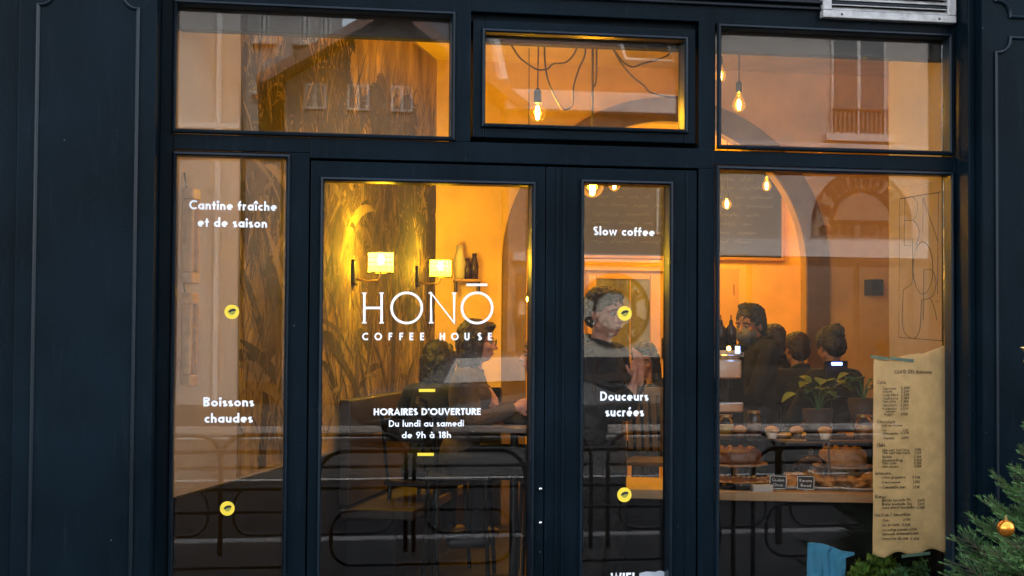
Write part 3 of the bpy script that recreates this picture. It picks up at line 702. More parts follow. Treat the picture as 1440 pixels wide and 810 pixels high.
for k in range(120):
    s = random.uniform(s0, LW); z = random.uniform(.9, 2.5)
    leafshape(s, z, random.uniform(.6, 2.6), random.uniform(.3, .9), random.uniform(.015, .05), random.choice((0, 0, 1, 2, 3, 3, 4)), droop=random.uniform(.2, 1.2), n=8)
for k in range(2600):
    s = random.uniform(s0, LW); z = random.uniform(.9, 3.2)
    leafshape(s, z, random.uniform(.9, 2.3), random.uniform(.1, .4), random.uniform(.003, .010), random.choice((0, 1, 2, 3, 4, 4)), droop=.5, n=3)
for i, t_ in enumerate(tones): tag(t_.build('leaf_print', 'print%d' % i, mur), kind='stuff')
# ---- framed mirrors on the plaster by the window
M['gilt'] = mat('old_gilt_wood', (.45, .2, .05), .45, var=.3, vscale=20)
M['mirror'] = mat('mirror', (.8, .6, .3), .12, metal=1)
def wall_frame(lab, s_a, s_b, z0, z1, cat='mirror'):
    r = thing('gilt_mirror', lab, cat, group='gilt frames hanging by the left window')
    for a, b, c, d in ((s_a, s_b, z0, z0+.05), (s_a, s_b, z1-.05, z1), (s_a, s_a+.02, z0+.05, z1-.05), (s_b-.02, s_b, z0+.05, z1-.05)):
        MB().obox(WP((a+b)/2, (c+d)/2, .055), tw_*(b-a), nw_*.05, (0, 0, d-c)).build('frame_bar', 'gilt', r, .006)
    MB().obox(WP((s_a+s_b)/2, (z0+z1)/2, .045), tw_*(s_b-s_a-.04), nw_*.015, (0, 0, z1-z0-.1)).build('mirror_plate', 'mirror', r)
    MB().tube([WP((s_a+s_b)/2, z1+.0, .03), WP((s_a+s_b)/2, z1+.07, .02)], .004).build('hook', 'metal_black', r)
    return r
wall_frame('upper gilt framed mirror hanging inside behind the left window edge', .01, .10, Z(250, 400, .2), Z(250, 268, .2))
wall_frame('lower gilt frame hanging on the left wall below its twin', .01, .095, Z(250, 542, .2), Z(250, 412, .2))
# ---- wall sconces
def pl(loc, power, rad=.03, col=(1, .62, .015)):
    l = bpy.data.lights.new('lamp_light', 'POINT'); l.energy = power*LAMP; l.shadow_soft_size = rad; l.color = col
    o = bpy.data.objects.new('lamp_light', l); COL.objects.link(o); o.location = loc; return o
def sconce(px, py, lab, pw):
    s = s_at(px-37); base = WP(s, 0, 0); zc = P(px, py, base.y).z
    r = thing('wall_sconce', lab, 'wall lamp', (base.x, base.y, zc), math.atan2(nw_.y, nw_.x), 'lit wall sconces on the mural')
    # local +X leaves the wall
    MB().box(.003, .03, -.04, .04, -.14, .02).build('back_plate', 'metal_black', r, .01)
    MB().tube([(.03, 0, -.10), (.10, 0, -.115), (.17, 0, -.11), (.185, 0, -.08), (.185, 0, -.05)], .008).build('arm', 'brass', r)
    MB().lathe([(.0, -.05), (.02, -.05), (.02, -.01), (.0, -.01)], (.185, 0, 0)).build('socket', 'brass', r)
    MB().ell((.185, 0, .02), .018, .018, .03).build('bulb', 'filament', r, smooth=True)
    sh = MB(); R_ = .078; hh = .062; n = 28
    sh.add([(.185+R_*math.cos(2*PI*k/n), R_*math.sin(2*PI*k/n), z) for z in (-hh, hh) for k in range(n)], [(k, (k+1) % n, n+(k+1) % n, n+k) for k in range(n)])
    so = sh.build('lamp_shade', 'shadecloth', r)
    for z in (-hh, -.03, 0, .03, hh): MB().tube([(.185+(R_+.002)*math.cos(2*PI*k/n), (R_+.002)*math.sin(2*PI*k/n), z) for k in range(n+1)], .0022 if abs(z) < hh else .004, 5).build('wire_ring', 'metal_black', so)
    for k in range(14):
        a = 2*PI*k/14; MB().tube([(.185+(R_+.002)*math.cos(a), (R_+.002)*math.sin(a), -hh), (.185+(R_+.002)*math.cos(a), (R_+.002)*math.sin(a), hh)], .0014, 4).build('wire', 'metal_black', so)
    l = pl((.185, 0, .02), pw); l.parent = r; l['label'] = 'warm lamp light'
    return r
def shadecloth():
    m = bpy.data.materials.new('woven_lamp_shade'); m.use_nodes = True; n = m.node_tree.nodes; l = m.node_tree.links; n.clear()
    o = n.new('ShaderNodeOutputMaterial'); a = n.new('ShaderNodeAddShader'); mx = n.new('ShaderNodeMixShader'); t = n.new('ShaderNodeBsdfTransparent'); tr = n.new('ShaderNodeBsdfTranslucent')
    e = n.new('ShaderNodeEmission'); e.inputs[0].default_value = (1, .5, .07, 1); e.inputs[1].default_value = .05
    tr.inputs[0].default_value = (.9, .75, .4, 1); mx.inputs[0].default_value = .55
    l.new(t.outputs[0], mx.inputs[1]); l.new(tr.outputs[0], mx.inputs[2]); l.new(mx.outputs[0], a.inputs[0]); l.new(e.outputs[0], a.inputs[1]); l.new(a.outputs[0], o.inputs[0]); return m
M['shadecloth'] = shadecloth()
sconce(531, 370, 'larger lit wall sconce with mesh shade, nearer the window on the mural', 95)
sconce(621, 378, 'smaller lit wall sconce with mesh shade at the far end of the mural', 78)
# ---- hanging bulbs
CORD = mat('dark_cord', (.05, .035, .02), .7); M['cord'] = CORD
def hang_bulb(px, py, Y, wpx, lab, pw, kind='drop', cord=True):
    c = P(px, py, Y); sc = (Y-CAM.y)/FPX; R_ = wpx/2*sc
    r = thing('hanging_bulb', lab, 'light bulb', c, 0, 'bare amber filament bulbs')
    if kind == 'globe': prof = [(R_*math.sin(a), -R_*math.cos(a)) for a in [PI*k/12*.93 for k in range(13)]]+[(R_*.28, R_*1.15)]; top_ = R_*1.15
    else: prof = [(0, -R_*1.05), (R_*.5, -R_*.92), (R_*.88, -R_*.5), (R_, 0), (R_*.9, R_*.45), (R_*.6, R_*1.0), (R_*.38, R_*1.5), (R_*.34, R_*1.9)]; top_ = R_*1.9
    MB().lathe(prof, n=18).build('glass_envelope', 'amber', r, smooth=True)
    f = MB(); k0 = R_*.22
    for k in range(4):
        a = PI/2*k; f.tube([(k0*math.cos(a)*.6, k0*math.sin(a)*.6, -R_*.65), (k0*math.cos(a+.4), k0*math.sin(a+.4), R_*.1), (k0*math.cos(a)*.5, k0*math.sin(a)*.5, R_*.75)], R_*.085, 5)
    f.build('filament', 'filament', r)
    MB().lathe([(.0, top_), (R_*.42, top_), (R_*.45, top_+R_*.2), (R_*.45, top_+R_*1.4), (R_*.2, top_+R_*1.7), (0, top_+R_*1.7)], n=12).build('socket', 'metal_black', r)
    if cord: MB().tube([(0, 0, top_+R_*1.6), (.003, 0, (ZC-c.z)*.5), (0, 0, ZC-c.z)], .004, 5).build('cord', 'cord', r)
    l = pl((0, 0, 0), pw, R_*.5); l.parent = r
    return r
hang_bulb(756, 159, 1.5, 25, 'round lit filament bulb hanging behind the fanlight', 36, 'globe')
hang_bulb(1039, 148, 1.7, 20, 'lit filament bulb on thin cord behind the upper right window', 26)
hang_bulb(1013, 107, 2.1, 17, 'lit bulb half hidden by the post left of the upper right window', 16)
hang_bulb(833, 262, 2.0, 33, 'large clear globe bulb at the top of the narrow door pane', 20, 'globe')
hang_bulb(864, 260, 5.9, 18, 'small lit bulb just right of the large globe bulb', 60)
hang_bulb(1078, 262, 5.6, 14, 'lit bulb in front of the blackboard near its right end', 60)
hang_bulb(1022, 287, 6.4, 15, 'lowest lit bulb, in front of the blackboard by the post', 60, 'globe')
hang_bulb(742, 421, 4.2, 8, 'tiny lit bulb at the right edge of the wide door pane', 14, 'globe')
hang_bulb(1262, 275, 1.9, 7, 'slim lit bulb standing in for a bulb reflection by the black line drawing', 2)  # made-up lamp in place of a bulb's reflection in the glass
# ---- swagged cables behind the fanlight
def cable(pts, Y, lab):
    pp_ = [P(a, b, Y) for a, b in curve(pts, 6)]
    o = MB().tube(pp_, .0055, 5).build('ceiling_cable', 'cord'); tag(o, lab, 'cable', 'swagged lamp cables')
cable([(700,40),(718,62),(730,80),(745,92),(757,98),(770,97),(778,90),(795,88),(806,78),(812,66),(822,40)], 1.5, 'black cable drooping in the widest shallow swag left of centre')
cable([(766,40),(766,80),(770,110),(780,135),(790,152),(797,154),(804,150),(806,140),(807,120),(815,95),(823,75),(824,40)], 1.45, 'black cable hanging in the deepest loop below the first swag')
cable([(838,40),(839,80),(838,115),(833,120),(833,90),(833,60)], 1.55, 'short black cable hanging in a narrow tight loop')
cable([(858,60),(866,76),(876,92),(890,108),(905,120),(915,130),(940,136),(958,136)], 1.6, 'black cable running down right from the ceiling behind the sash')
cable([(858,60),(872,82),(888,94),(905,89),(930,82),(945,72),(960,40)], 1.65, 'black cable swagged high at the right of the fanlight')
cable([(833,60),(833,130),(832,200),(832,250)], 1.52, 'straight black cord dropping down the middle of the fanlight')
# ---- blackboard
bb = thing('menu_blackboard', 'wide blackboard with faint chalk writing on the back wall', 'blackboard')
Yb = YBK-.05
b0, b1 = P(770, 300, Yb).x, P(1099, 300, Yb).x; bz0, bz1 = P(1050, 362, Yb).z, P(1050, 224, Yb).z
rbox('board', 'slate', bb, b0, b1, Yb, YBK-.002, bz0, bz1, .002)
for q in ((b0-.03, b1+.03, bz0-.03, bz0), (b0-.03, b1+.03, bz1, bz1+.03), (b1, b1+.03, bz0, bz1), (b0-.03, b0, bz0, bz1)): rbox('frame_bar', 'wood', bb, q[0], q[1], Yb-.012, YBK-.002, q[2]+(.0005 if q[2] > bz0-.01 else 0), q[3]-.0005, .002)
mb = MB()
M['chalkfaint'] = mat('rubbed_chalk', (.17, .15, .12), .9)
def scribble(x0, x1, z, h, y):
    x = x0
    while x < x1-.05:
        wl_ = random.uniform(.06, .3); pts = []; k = int(wl_/.014)
        for i in range(k): pts.append((x+i*.014+random.uniform(-.003, .003), z+(h*random.choice((.35, .4, .5, 1.0)) if i % 2 else random.choice((0, 0, 0, -.4))*h)+random.uniform(-.1, .1)*h))
        if len(pts) > 2: ribbon(mb, pts, .0022, y, .0004, lambda a, b: (a, b))
        x += wl_+.05
for k in range(9): scribble(P(822+random.random()*12, 300, Yb).x, P(985-random.random()*70, 300, Yb).x, bz1-.14-k*.088+random.uniform(-.01, .01), .04, Yb-.0005)
for k in range(9): scribble(P(1003, 300, Yb).x, P(1050+random.random()*20, 300, Yb).x, bz1-.12-k*.088, .035, Yb-.0005)
tag(mb.build('chalk_writing', 'chalkfaint', bb), kind='stuff')
# ---- back door and cupboard
M['frost'] = mat('green_frosted_glass', (.17, .18, .05), .35, var=.3, vscale=2.5, stretch=(3, 1, .7))
bd = thing('back_door', 'ochre framed back door with greenish glass panel under the blackboard', 'door')
Yd = YBK-.03
def bpx(x0, x1, y0, y1, name, m, par, ya, yb, bev=.003): a, b = P(x0, y1, ya), P(x1, y0, ya); return rbox(name, m, par, a.x, b.x, ya, yb, a.z, b.z, bev)
zfl = ZF
for q in ((806, 822, 366, 640), (938, 950, 366, 640), (822.5, 937.5, 366, 380)): bpx(*q, 'door_frame', 'door_yellow', bd, Yd-.04, YBK-.002)
lf = bpx(823, 937, 381, 640, 'door_leaf', 'door_yellow', bd, Yd, YBK-.002)
for q in ((826, 838, 386, 640), (914, 923, 386, 640), (838.5, 913.5, 386, 392)): bpx(*q, 'leaf_rail', 'door_yellow', lf, Yd-.022, Yd-.0006)
bpx(838.5, 913.5, 392.5, 560, 'glass_panel', 'frost', lf, Yd-.008, Yd-.0008)
bpx(885, 887, 392.5, 560, 'glazing_bar', 'door_yellow', lf, Yd-.016, Yd-.0085)
hp = P(933, 490, Yd); rbox('handle_plate', 'metal_black', bd, hp.x-.02, hp.x+.02, Yd-.012, Yd-.0006, hp.z-.1, hp.z+.1); MB().tube([(hp.x, Yd-.012, hp.z+.02), (hp.x, Yd-.05, hp.z+.02), (hp.x+.09, Yd-.05, hp.z+.02)], .008).build('handle', 'metal_black', bd)
cb = thing('wall_cupboard', 'flush ochre cupboard door in the back wall right of the post', 'cupboard')
bpx(985, 1039, 378, 640, 'cupboard_door', 'door_yellow', cb, YBK-.022, YBK-.002); bpx(1031, 1033.4, 400, 415, 'hinge', 'brass', cb, YBK-.03, YBK-.0225)
# ---- serving counter just inside the right window
c0, c1 = P(836, 681, .72), P(1300, 704, .28); ZT = (c0.z*.55+c1.z*.45)
cx = Vector((c1.x-c0.x, c1.y-c0.y, 0)); CL = cx.length; cx.normalize(); cy = Vector((-cx.y, cx.x, 0))
ct = thing('serving_counter', 'long counter with pale oak edge behind the right window and narrow door pane', 'counter', (c0.x, c0.y, ZF), math.atan2(cx.y, cx.x))
H = ZT-ZF
MB().box(0, CL, 0, .62, H-.045, H).build('counter_top', 'wood', ct, .003)
MB().box(0, .045, 0, .05, 0, H-.0455).build('leg', 'wood', ct, .003); MB().box(0, .045, .57, .62, 0, H-.0455).build('leg', 'wood', ct, .003)
MB().box(.10, CL, .06, .08, 0, H-.046).build('front_panel', 'dark', ct); MB().box(.0, .02, .051, .569, .0, H-.046).build('side_panel', 'wood', ct)
def onC(u, v, h=0): q = c0+cx*u+cy*v; return Vector((q.x, q.y, ZT+h))
def cpx(px, v):   # u on the counter whose screen x is px at counter depth v
    lo, hi = 0, CL
    for _ in range(30):
        m = (lo+hi)/2; d = onC(m, v)-CAM; u = 720+FPX*d.dot(_right)/d.dot(_fwd)
        if u < px: lo = m
        else: hi = m
    return lo
CR = math.atan2(cx.y, cx.x)
M['pastry'] = mat('baked_crust', (.32, .13, .03), .6, col2=(.5, .27, .09), vscale=30, bump=.6, bscale=50)
M['filling'] = mat('fruit_filling', (.10, .035, .015), .35, col2=(.3, .12, .05), vscale=45, bump=.5, bscale=60)
M['cardblack'] = mat('black_card', (.015, .015, .015), .7)
M['ceramic'] = mat('white_ceramic', (.55, .5, .45), .3)
M['leafgreen'] = mat('dark_leaf_green', (.04, .09, .02), .5, col2=(.09, .17, .04), vscale=12)
M['gold'] = mat('yellow_glaze', (.6, .36, .03), .4)
def pie(px, v, R_, lab):
    p = onC(cpx(px, v), v, .0005); r = thing('tart', lab, 'tart', p, CR)
    n = 36; prof = []
    MB().lathe([(0, 0), (R_*.86, 0), (R_, .035), (R_*.985, .036), (R_*.9, .012), (0, .010)], n=n).build('tin', 'metal_black', r, smooth=True)
    c = MB(); 
    for k in range(n):
        a = 2*PI*k/n; c.ell((R_*.92*math.cos(a), R_*.92*math.sin(a), .034+.004*math.sin(k*2.3)), .014, .011, .010, n=5)
    c.build('crust', 'pastry', r, smooth=True)
    MB().lathe([(0, .034), (R_*.5, .035), (R_*.86, .031), (R_*.87, .012), (0, .0125)], n=n).build('filling', 'filling', r, smooth=True)
pie(1040, .2, .17, 'round fruit tart in a dark tin at the left of the counter')
def cake(px, v, R_, hh, lab, m='filling'):
    p = onC(cpx(px, v), v, .0005); r = thing('cake_stand', lab, 'cake stand', p, CR)
    MB().lathe([(0, 0), (R_*.5, 0), (R_*.45, .01), (.015, .03), (.015, .07), (R_*.6, .085), (R_*1.1, .09), (R_*1.1, .098), (0, .098)], n=28).build('stand', 'wood', r, smooth=False)
    k = MB().lathe([(0, .0985), (R_*.85, .0985), (R_*.88, .12), (R_*.86, .0985+hh), (R_*.7, .1+hh+.012), (0, .1+hh+.016)], n=28).build('cake', m, r, smooth=True)
    for j in range(10):
        a = 2*PI*j/10; MB().ell((R_*.6*math.cos(a), R_*.6*math.sin(a), .112+hh), .014, .014, .012, n=5).build('topping', 'pastry', k, smooth=True)
cake(1035, .48, .15, .06, 'dark glazed loaf cake on wooden stand left of the counter')
cake(1185, .45, .14, .07, 'chocolate cake on a wooden stand behind the price cards', 'pastry')
def price(px, py, lab, w1, w2):
    v = .03; p = onC(cpx(px, v), v, 0); r = thing('price_card', lab, 'price card', p, CR-.12)
    s = .082
    b = MB().obox((0, .015, .045), (s, 0, 0), (0, .003, 0), (-.006, .024, .072)).build('card', 'cardblack', r)
    e = MB()
    for q in ((-s/2, -s/2+.003, .012, .078), (s/2-.003, s/2, .012, .078), (-s/2, s/2, .075, .078), (-s/2, s/2, .012, .015)):
        e.box(q[0], q[1], -.0035, -.001, q[2], q[3])
    eo = e.build('chalk_border', 'chalk', r); eo.rotation_euler = (-.3, 0, 0); eo.location = (0, .002, 0)
    t_ = MB(); text_mb(w1, -s*.36, s*.36, .05, .014, .13, .15, 0, jit=.08, mb=t_); text_mb(w2, -s*.3, s*.3, .026, .014, .13, .15, 0, jit=.08, mb=t_)
    o = t_.build('chalk_words', 'chalk', r); o.rotation_euler = (-.3, 0, 0); o.location = (0, .0, 0)
    MB().box(-.01, .01, .004, .03, 0, .012).build('foot', 'wood', r)
price(1094, 672, 'black price card reading Cookies Choco on the counter edge, left of the pair', 'Cookies', 'Choco')
price(1133, 672, 'black price card reading Banana Bread, right of the pair', 'Banana', 'Bread')
def cookies(px, v, lab, n=7):
    p = onC(cpx(px, v), v, .0005); r = thing('pastry_plate', lab, 'plate', p, CR)
    MB().lathe([(0, 0), (.09, 0), (.13, .014), (.128, .018), (.09, .006), (0, .005)], n=28).build('plate', 'ceramic', r, smooth=True)
    for k in range(n):
        a = k*2.4; rr = .075*math.sqrt((k % 5+.4)/5); rt = Euler((random.uniform(-.4, .4), random.uniform(-.4, .4), a)).to_matrix()
        o = MB().ell((rr*math.cos(a), rr*math.sin(a), .025+.018*(k//4)), .042, .038, .016, rt, 7).build('cookie', 'pastry', r, smooth=True)
cookies(1108, .22, 'white plate heaped with cookies behind the left price card', 9)
cookies(1160, .22, 'white plate of pastries right of the second price card', 8)
cookies(1205, .2, 'pastry plate at the right, against the paper menu', 9)
# glass shelf on posts above the counter
gs = thing('glass_shelf', 'clear glass display shelf standing over the cakes', 'shelf', onC(cpx(1010, .3), .2), CR)
MB().box(-.05, 1.15, 0, .3, .235, .245).build('shelf_pane', 'clear', gs); 
for a in (0, .55, 1.1):
    for b in (.02, .28): MB().tube([(a, b, 0), (a, b, .234)], .006, 8).build('post', 'steel', gs)
def jar(px, v, h0, R_, h, lab, m='ceramic'):
    p = onC(cpx(px, v), v, h0+.0005); r = thing('glass_jar', lab, 'jar', p)
    MB().lathe([(0, 0), (R_, 0), (R_, h*.8), (R_*.75, h*.9), (R_*.75, h)], n=16).build('jar_wall', 'clear', r, smooth=True)
    MB().lathe([(0, .004), (R_*.93, .004), (R_*.93, h*.6), (0, h*.62)], n=16).build('contents', m, r, smooth=True)
    MB().lathe([(0, h), (R_*.82, h), (R_*.82, h+.012), (0, h+.014)], n=16).build('lid', 'brass', r)
jar(1020, .32, .2455, .045, .10, 'small glass jar at the left end of the glass shelf', 'gold')
jar(1060, .34, .2455, .04, .12, 'tall glass jar of dark beans on the glass shelf', 'filling')
jar(1215, .3, .2455, .05, .11, 'glass jar of biscuits at the right of the glass shelf', 'pastry')
# cups, tap and bottles of the bar behind
M['bottle'] = mat('brown_bottle', (.03, .012, .005), .25)
bar = thing('back_bar', 'dark high back bar with machine and bottles behind the counter', 'bar', (0, 0, 0))
bx0, bx1 = P(1000, 500, 1.75).x, P(1046, 500, 1.75).x
bz = P(1020, 492, 1.75).z
rbox('bar_cabinet', 'dark', bar, bx0+.01, bx1, 1.75, 2.2, ZF, bz, .005)
rbox('bar_top', 'metal_black', bar, bx0-.0, bx1+.02, 1.73, 2.22, bz+.0005, bz+.03, .004)
for px_, lab in ((1013.5, 'dark squeeze bottle nearest the post on the back bar'), (1028, 'dark squeeze bottle, right one of the pair on the back bar')):
    p = P(px_, 484, 1.85); r = thing('pump_bottle', lab, 'bottle', (p.x, p.y, bz+.0305)); hb = P(px_, 455, 1.85).z-bz-.03; R_ = .032
    MB().lathe([(0, 0), (R_, 0), (R_, hb*.75), (R_*.35, hb*.97), (R_*.35, hb)], n=14).build('bottle_body', 'bottle', r, smooth=True)
    MB().lathe([(0, hb), (R_*.42, hb), (R_*.3, hb+.02), (.004, hb+.024), (.004, hb+.05), (0, hb+.05)], n=10).build('nozzle', 'metal_black', r)
em = thing('coffee_machine', 'chrome coffee machine with small lit display behind the left edge of the window', 'coffee machine')
mx0, mx1 = P(1000, 540, 1.3).x, P(1040, 540, 1.3).x; mz0, mz1 = P(1020, 580, 1.3).z, P(1020, 505, 1.3).z
rbox('machine_body', 'steel', em, mx0, mx1, 1.25, 1.6, mz1-.11, mz1, .012); rbox('machine_base', 'steel', em, mx0, mx1, 1.22, 1.6, mz0, mz0+.06, .01); rbox('machine_back', 'metal_black', em, mx0+.01, mx1-.02, 1.42, 1.58, mz0+.0605, mz1-.1105, .004)
for k in range(2): MB().tube([(mx1-.04-k*.06, 1.36, mz1-.1105), (mx1-.04-k*.06, 1.36, mz1-.16)], .018, 10).build('group_head', 'metal_black', em)
MB().tube([(mx0, 1.26, mz1+.02), (mx1, 1.26, mz1+.02)], .006, 8).build('cup_rail', 'steel', em)
M['led'] = mat('lit_display', (.3, .5, .8), emit=(.3, .45, 1), es=.4); M['ledb'] = mat('lit_blue_light', (.1, .2, .9), emit=(.08, .15, 1), es=5); M['leda'] = mat('lit_amber_light', (.9, .6, .1), emit=(1, .45, .05), es=5)
q = P(1038, 492, 1.2); rbox('display', 'led', em, q.x-.012, q.x+.012, 1.2, 1.215, q.z-.02, q.z+.02, .001)
q = P(1026, 490, 1.21); MB().ell((q.x, 1.225, q.z), .012, .006, .012, n=6).build('amber_light', 'leda', em)
for k in range(4):
    p = P(1008+k*9, 500, 1.4); cpo = thing('cup', ['leftmost white cup on the coffee machine', 'second white cup on the coffee machine', 'third white cup on the coffee machine', 'rightmost white cup on the coffee machine'][k], 'cup', (p.x, p.y, mz1+.0005), 0, 'cups on the coffee machine')
    MB().lathe([(0, 0), (.018, 0), (.03, .045), (.028, .046), (.016, .005), (0, .005)], n=14).build('cup_bowl', 'ceramic', cpo, smooth=True); MB().tube([(.028, 0, .035), (.045, 0, .03), (.04, 0, .012), (.022, 0, .012)], .003, 5).build('handle', 'ceramic', cpo)
till = thing('till_screen', 'small till screen with a blue light in the middle of the window', 'screen')
p = P(1177, 512, 1.9); rbox('screen_panel', 'metal_black', till, p.x-.07, p.x+.07, 1.9, 1.93, p.z-.1, p.z+.02, .004); rbox('stand', 'metal_black', till, p.x-.015, p.x+.015, 1.932, 1.96, 1.0, p.z-.02, .003)
rbox('blue_light', 'ledb', till, p.x-.035, p.x+.03, 1.893, 1.899, p.z-.006, p.z+.01, .001)
rbox('screen_foot', 'metal_black', till, p.x-.06, p.x+.06, 1.9, 2.0, .985, 1.0, .002)
lb = thing('low_bar', 'low dark service bar running behind the cakes', 'bar'); rbox('bar_body', 'dark', lb, P(1100, 500, 1.9).x, P(1330, 500, 1.9).x, 1.85, 2.25, ZF, .95, .004); rbox('bar_top', 'wood', lb, P(1098, 500, 1.9).x, P(1332, 500, 1.9).x, 1.83, 2.27, .9505, .9845, .004)
M['teal'] = mat('teal_cloth', (.08, .2, .2), .8, var=.2, vscale=10)
# tablet / speaker on the right back wall
sp_ = thing('wall_speaker', 'small black speaker box fixed on the wall behind the right window', 'speaker'); a = P(1238, 410, YPT-.15); rbox('speaker_box', 'black', sp_, a.x-.08, a.x+.03, YPT-.15, YPT-.01, a.z-.03, a.z+.1, .006); MB().lathe([(0, 0), (.03, 0), (.028, .004), (0, .002)], n=14).build('cone', 'metal_black', sp_).matrix_world = Matrix.Translation((a.x-.025, YPT-.151, a.z+.035)) @ Euler((PI/2, 0, 0)).to_matrix().to_4x4()
# ---- small tables, bench, chairs
M['tablewood'] = mat('dark_oak', (.06, .03, .014), .4, col2=(.1, .05, .02), vscale=5, stretch=(1, 8, 8))
def cafe_table(x, y, zt, R_, lab):
    r = thing('cafe_table', lab, 'table', (x, y, ZF)); h = zt-ZF
    MB().lathe([(0, h-.03), (R_, h-.03), (R_, h), (0, h)], n=32).build('table_top', 'tablewood', r, .002)
    MB().lathe([(0, 0), (.2, 0), (.2, .012), (.03, .03), (.025, h-.031), (0, h-.031)], n=18).build('pedestal', 'metal_black', r)
    return r
p = P(490, 606, 3.0); cafe_table(p.x, 3.0, p.z, .3, 'round oak cafe table catching lamp light at the lower left')
p = P(712, 590, 2.3); cafe_table(p.x+.05, 2.3, p.z-.03, .33, 'round cafe table between the seated women')
p = P(868, 552, 3.4); cafe_table(p.x, 3.4, p.z, .3, 'cafe table in front of the woman resting her face on her hands')
bn = thing('wall_bench', 'wooden bench with tan back along the mural wall', 'bench')
sa, sb_ = s_at(470), s_at(604)
M['leather'] = mat('tan_leather', (.022, .012, .007), .5, var=.15, vscale=6)
MB().obox(WP((sa+sb_)/2, ZF+.42, .27), tw_*(sb_-sa), nw_*.45, (0, 0, .06)).build('seat', 'leather', bn, .01)
MB().obox(WP((sa+sb_)/2, ZF+.78, .07), tw_*(sb_-sa), nw_*.07, (0, 0, .62)).build('backrest', 'leather', bn, .01)
MB().obox(WP((sa+sb_)/2, ZF+.19, .22), tw_*(sb_-sa-.1), nw_*.3, (0, 0, .38)).build('bench_base', 'dark', bn, .004)
def slat_chair(x, y, rz, lab, zs=.45, m='slatwood'):
    r = thing('slatted_chair', lab, 'chair', (x, y, ZF), rz)
    MB().box(-.21, .21, -.21, .21, zs, zs+.03).build('seat', m, r, .006)
    for a, b in ((-.18, -.18), (.18, -.18), (-.18, .18), (.18, .18)): MB().box(a-.018, a+.018, b-.018, b+.018, 0, zs-.0005 if b < 0 else zs-.0005).build('leg', m, r, .003)
    for a in (-.18, .18): MB().obox((a, .2, zs+.26), (.03, 0, 0), (0, .025, 0), (0, .08, .46)).build('back_post', m, r, .003)
    for k in range(6): MB().obox((-.135+k*.054, .215, zs+.28), (.03, 0, 0), (0, .012, 0), (0, .07, .36)).build('back_slat', m, r, .002)
    MB().obox((0, .238, zs+.485), (.4, 0, 0), (0, .028, 0), (0, .008, .05)).build('top_rail', m, r, .005)
    return r
M['slatwood'] = mat('orange_varnished_wood', (.13, .07, .02), .4, var=.15, vscale=12, stretch=(1, 1, .2))
p = P(925, 575, 2.9); slat_chair(p.x, p.y, -.5+PI, 'orange wood slatted chair in front of the woman by the back door', zs=p.z-ZF-.36)
p = P(870, 600, 2.2)
# wall shelf with glasses left of arch
ws = thing('wall_shelf', 'small dark wall shelf right of the far sconce', 'shelf'); Yw = YPT-.15
a, b = P(640, 392, Yw), P(678, 394, Yw); rbox('shelf_board', 'wood', ws, a.x, b.x, Yw, YPT-.002, a.z-.02, a.z, .002)
for px_ in (643, 675): c = P(px_, 392, Yw); rbox('bracket', 'metal_black', ws, c.x-.006, c.x+.006, Yw+.02, YPT-.002, a.z-.1, a.z-.0205, .001)
def vase(px, hh, R_, lab, m):
    c = P(px, 392, Yw+.07); r = tag(MB().lathe([(0, 0), (R_*.8, 0), (R_, hh*.5), (R_*.5, hh*.85), (R_*.55, hh), (R_*.45, hh), (0, hh*.9)], n=16).build('vase', m, None, smooth=True, loc=(c.x, Yw+.07, a.z+.0005)), lab, 'vase'); return r
vase(646, .26, .05, 'tall pale vase on the wall shelf', 'ceramic'); vase(657, .16, .035, 'dark bottle-shaped vase beside the tall pale vase', 'bottle'); vase(667, .2, .035, 'slim dark vase at the right end of the wall shelf', 'bottle')

# ---- more of the counter's clutter
M['brownie'] = mat('dark_brownie', (.06, .025, .01), .6, bump=.5, bscale=60)
tr = thing('baking_tray', 'steel tray with a row of dark brownies at the back of the counter', 'tray', onC(cpx(1100, .48), .42, .0005), CR)
MB().box(0, .36, 0, .17, 0, .008).build('tray_base', 'steel', tr, .002)
for k in range(5):
    for j_ in range(2): MB().box(.015+k*.067, .068+k*.067, .015+j_*.075, .075+j_*.075, .0085, .045).build('brownie', 'brownie', tr, .006)
bk = thing('bread_basket', 'wicker basket of small rolls at the back right of the counter', 'basket', onC(cpx(1150, .5), .4, .0005), CR)
q_b = MB()
for z_ in range(5): q_b.tube([((.105+z_*.006)*math.cos(2*PI*k/20)+.1, (.075+z_*.005)*math.sin(2*PI*k/20)+.08, .008+z_*.013) for k in range(21)], .0065, 5)
q_b.build('wicker_rim', 'wood', bk)
for k in range(9): a_ = k*2.4; MB().ell((.1+.06*math.cos(a_)*(k % 3+1)/3, .08+.045*math.sin(a_)*(k % 3+1)/3, .055+.012*(k//4)), .04, .028, .024, Euler((0, 0, a_)).to_matrix(), 7).build('bread_roll', 'pastry', bk, smooth=True)
for k, (px_, lab) in enumerate(((1040, 'muffin in a paper case at the left of the glass shelf'), (1085, 'muffin in a paper case in the middle of the glass shelf'), (1120, 'muffin right of the middle one on the glass shelf'), (1160, 'rightmost muffin on the glass shelf'))):
    r = thing('muffin', lab, 'muffin', onC(cpx(px_, .28), .27, .2457), 0, 'muffins on the glass shelf')
    MB().lathe([(0, 0), (.022, 0), (.032, .034), (0, .034)], n=16).build('paper_case', 'ceramic' if k % 2 else 'brownie', r); MB().ell((0, 0, .04), .037, .037, .022, n=8).build('muffin_top', 'pastry', r, smooth=True)
nj = thing('napkin_stack', 'stack of pale paper napkins near the left end of the counter', 'napkins', onC(cpx(1068, .1), .06, .0005), CR+.2)
for k in range(8): MB().box(-.05+.002*(k % 3), .05+.002*(k % 3), -.05, .05, k*.004, k*.004+.003).build('napkin', 'ceramic', nj)
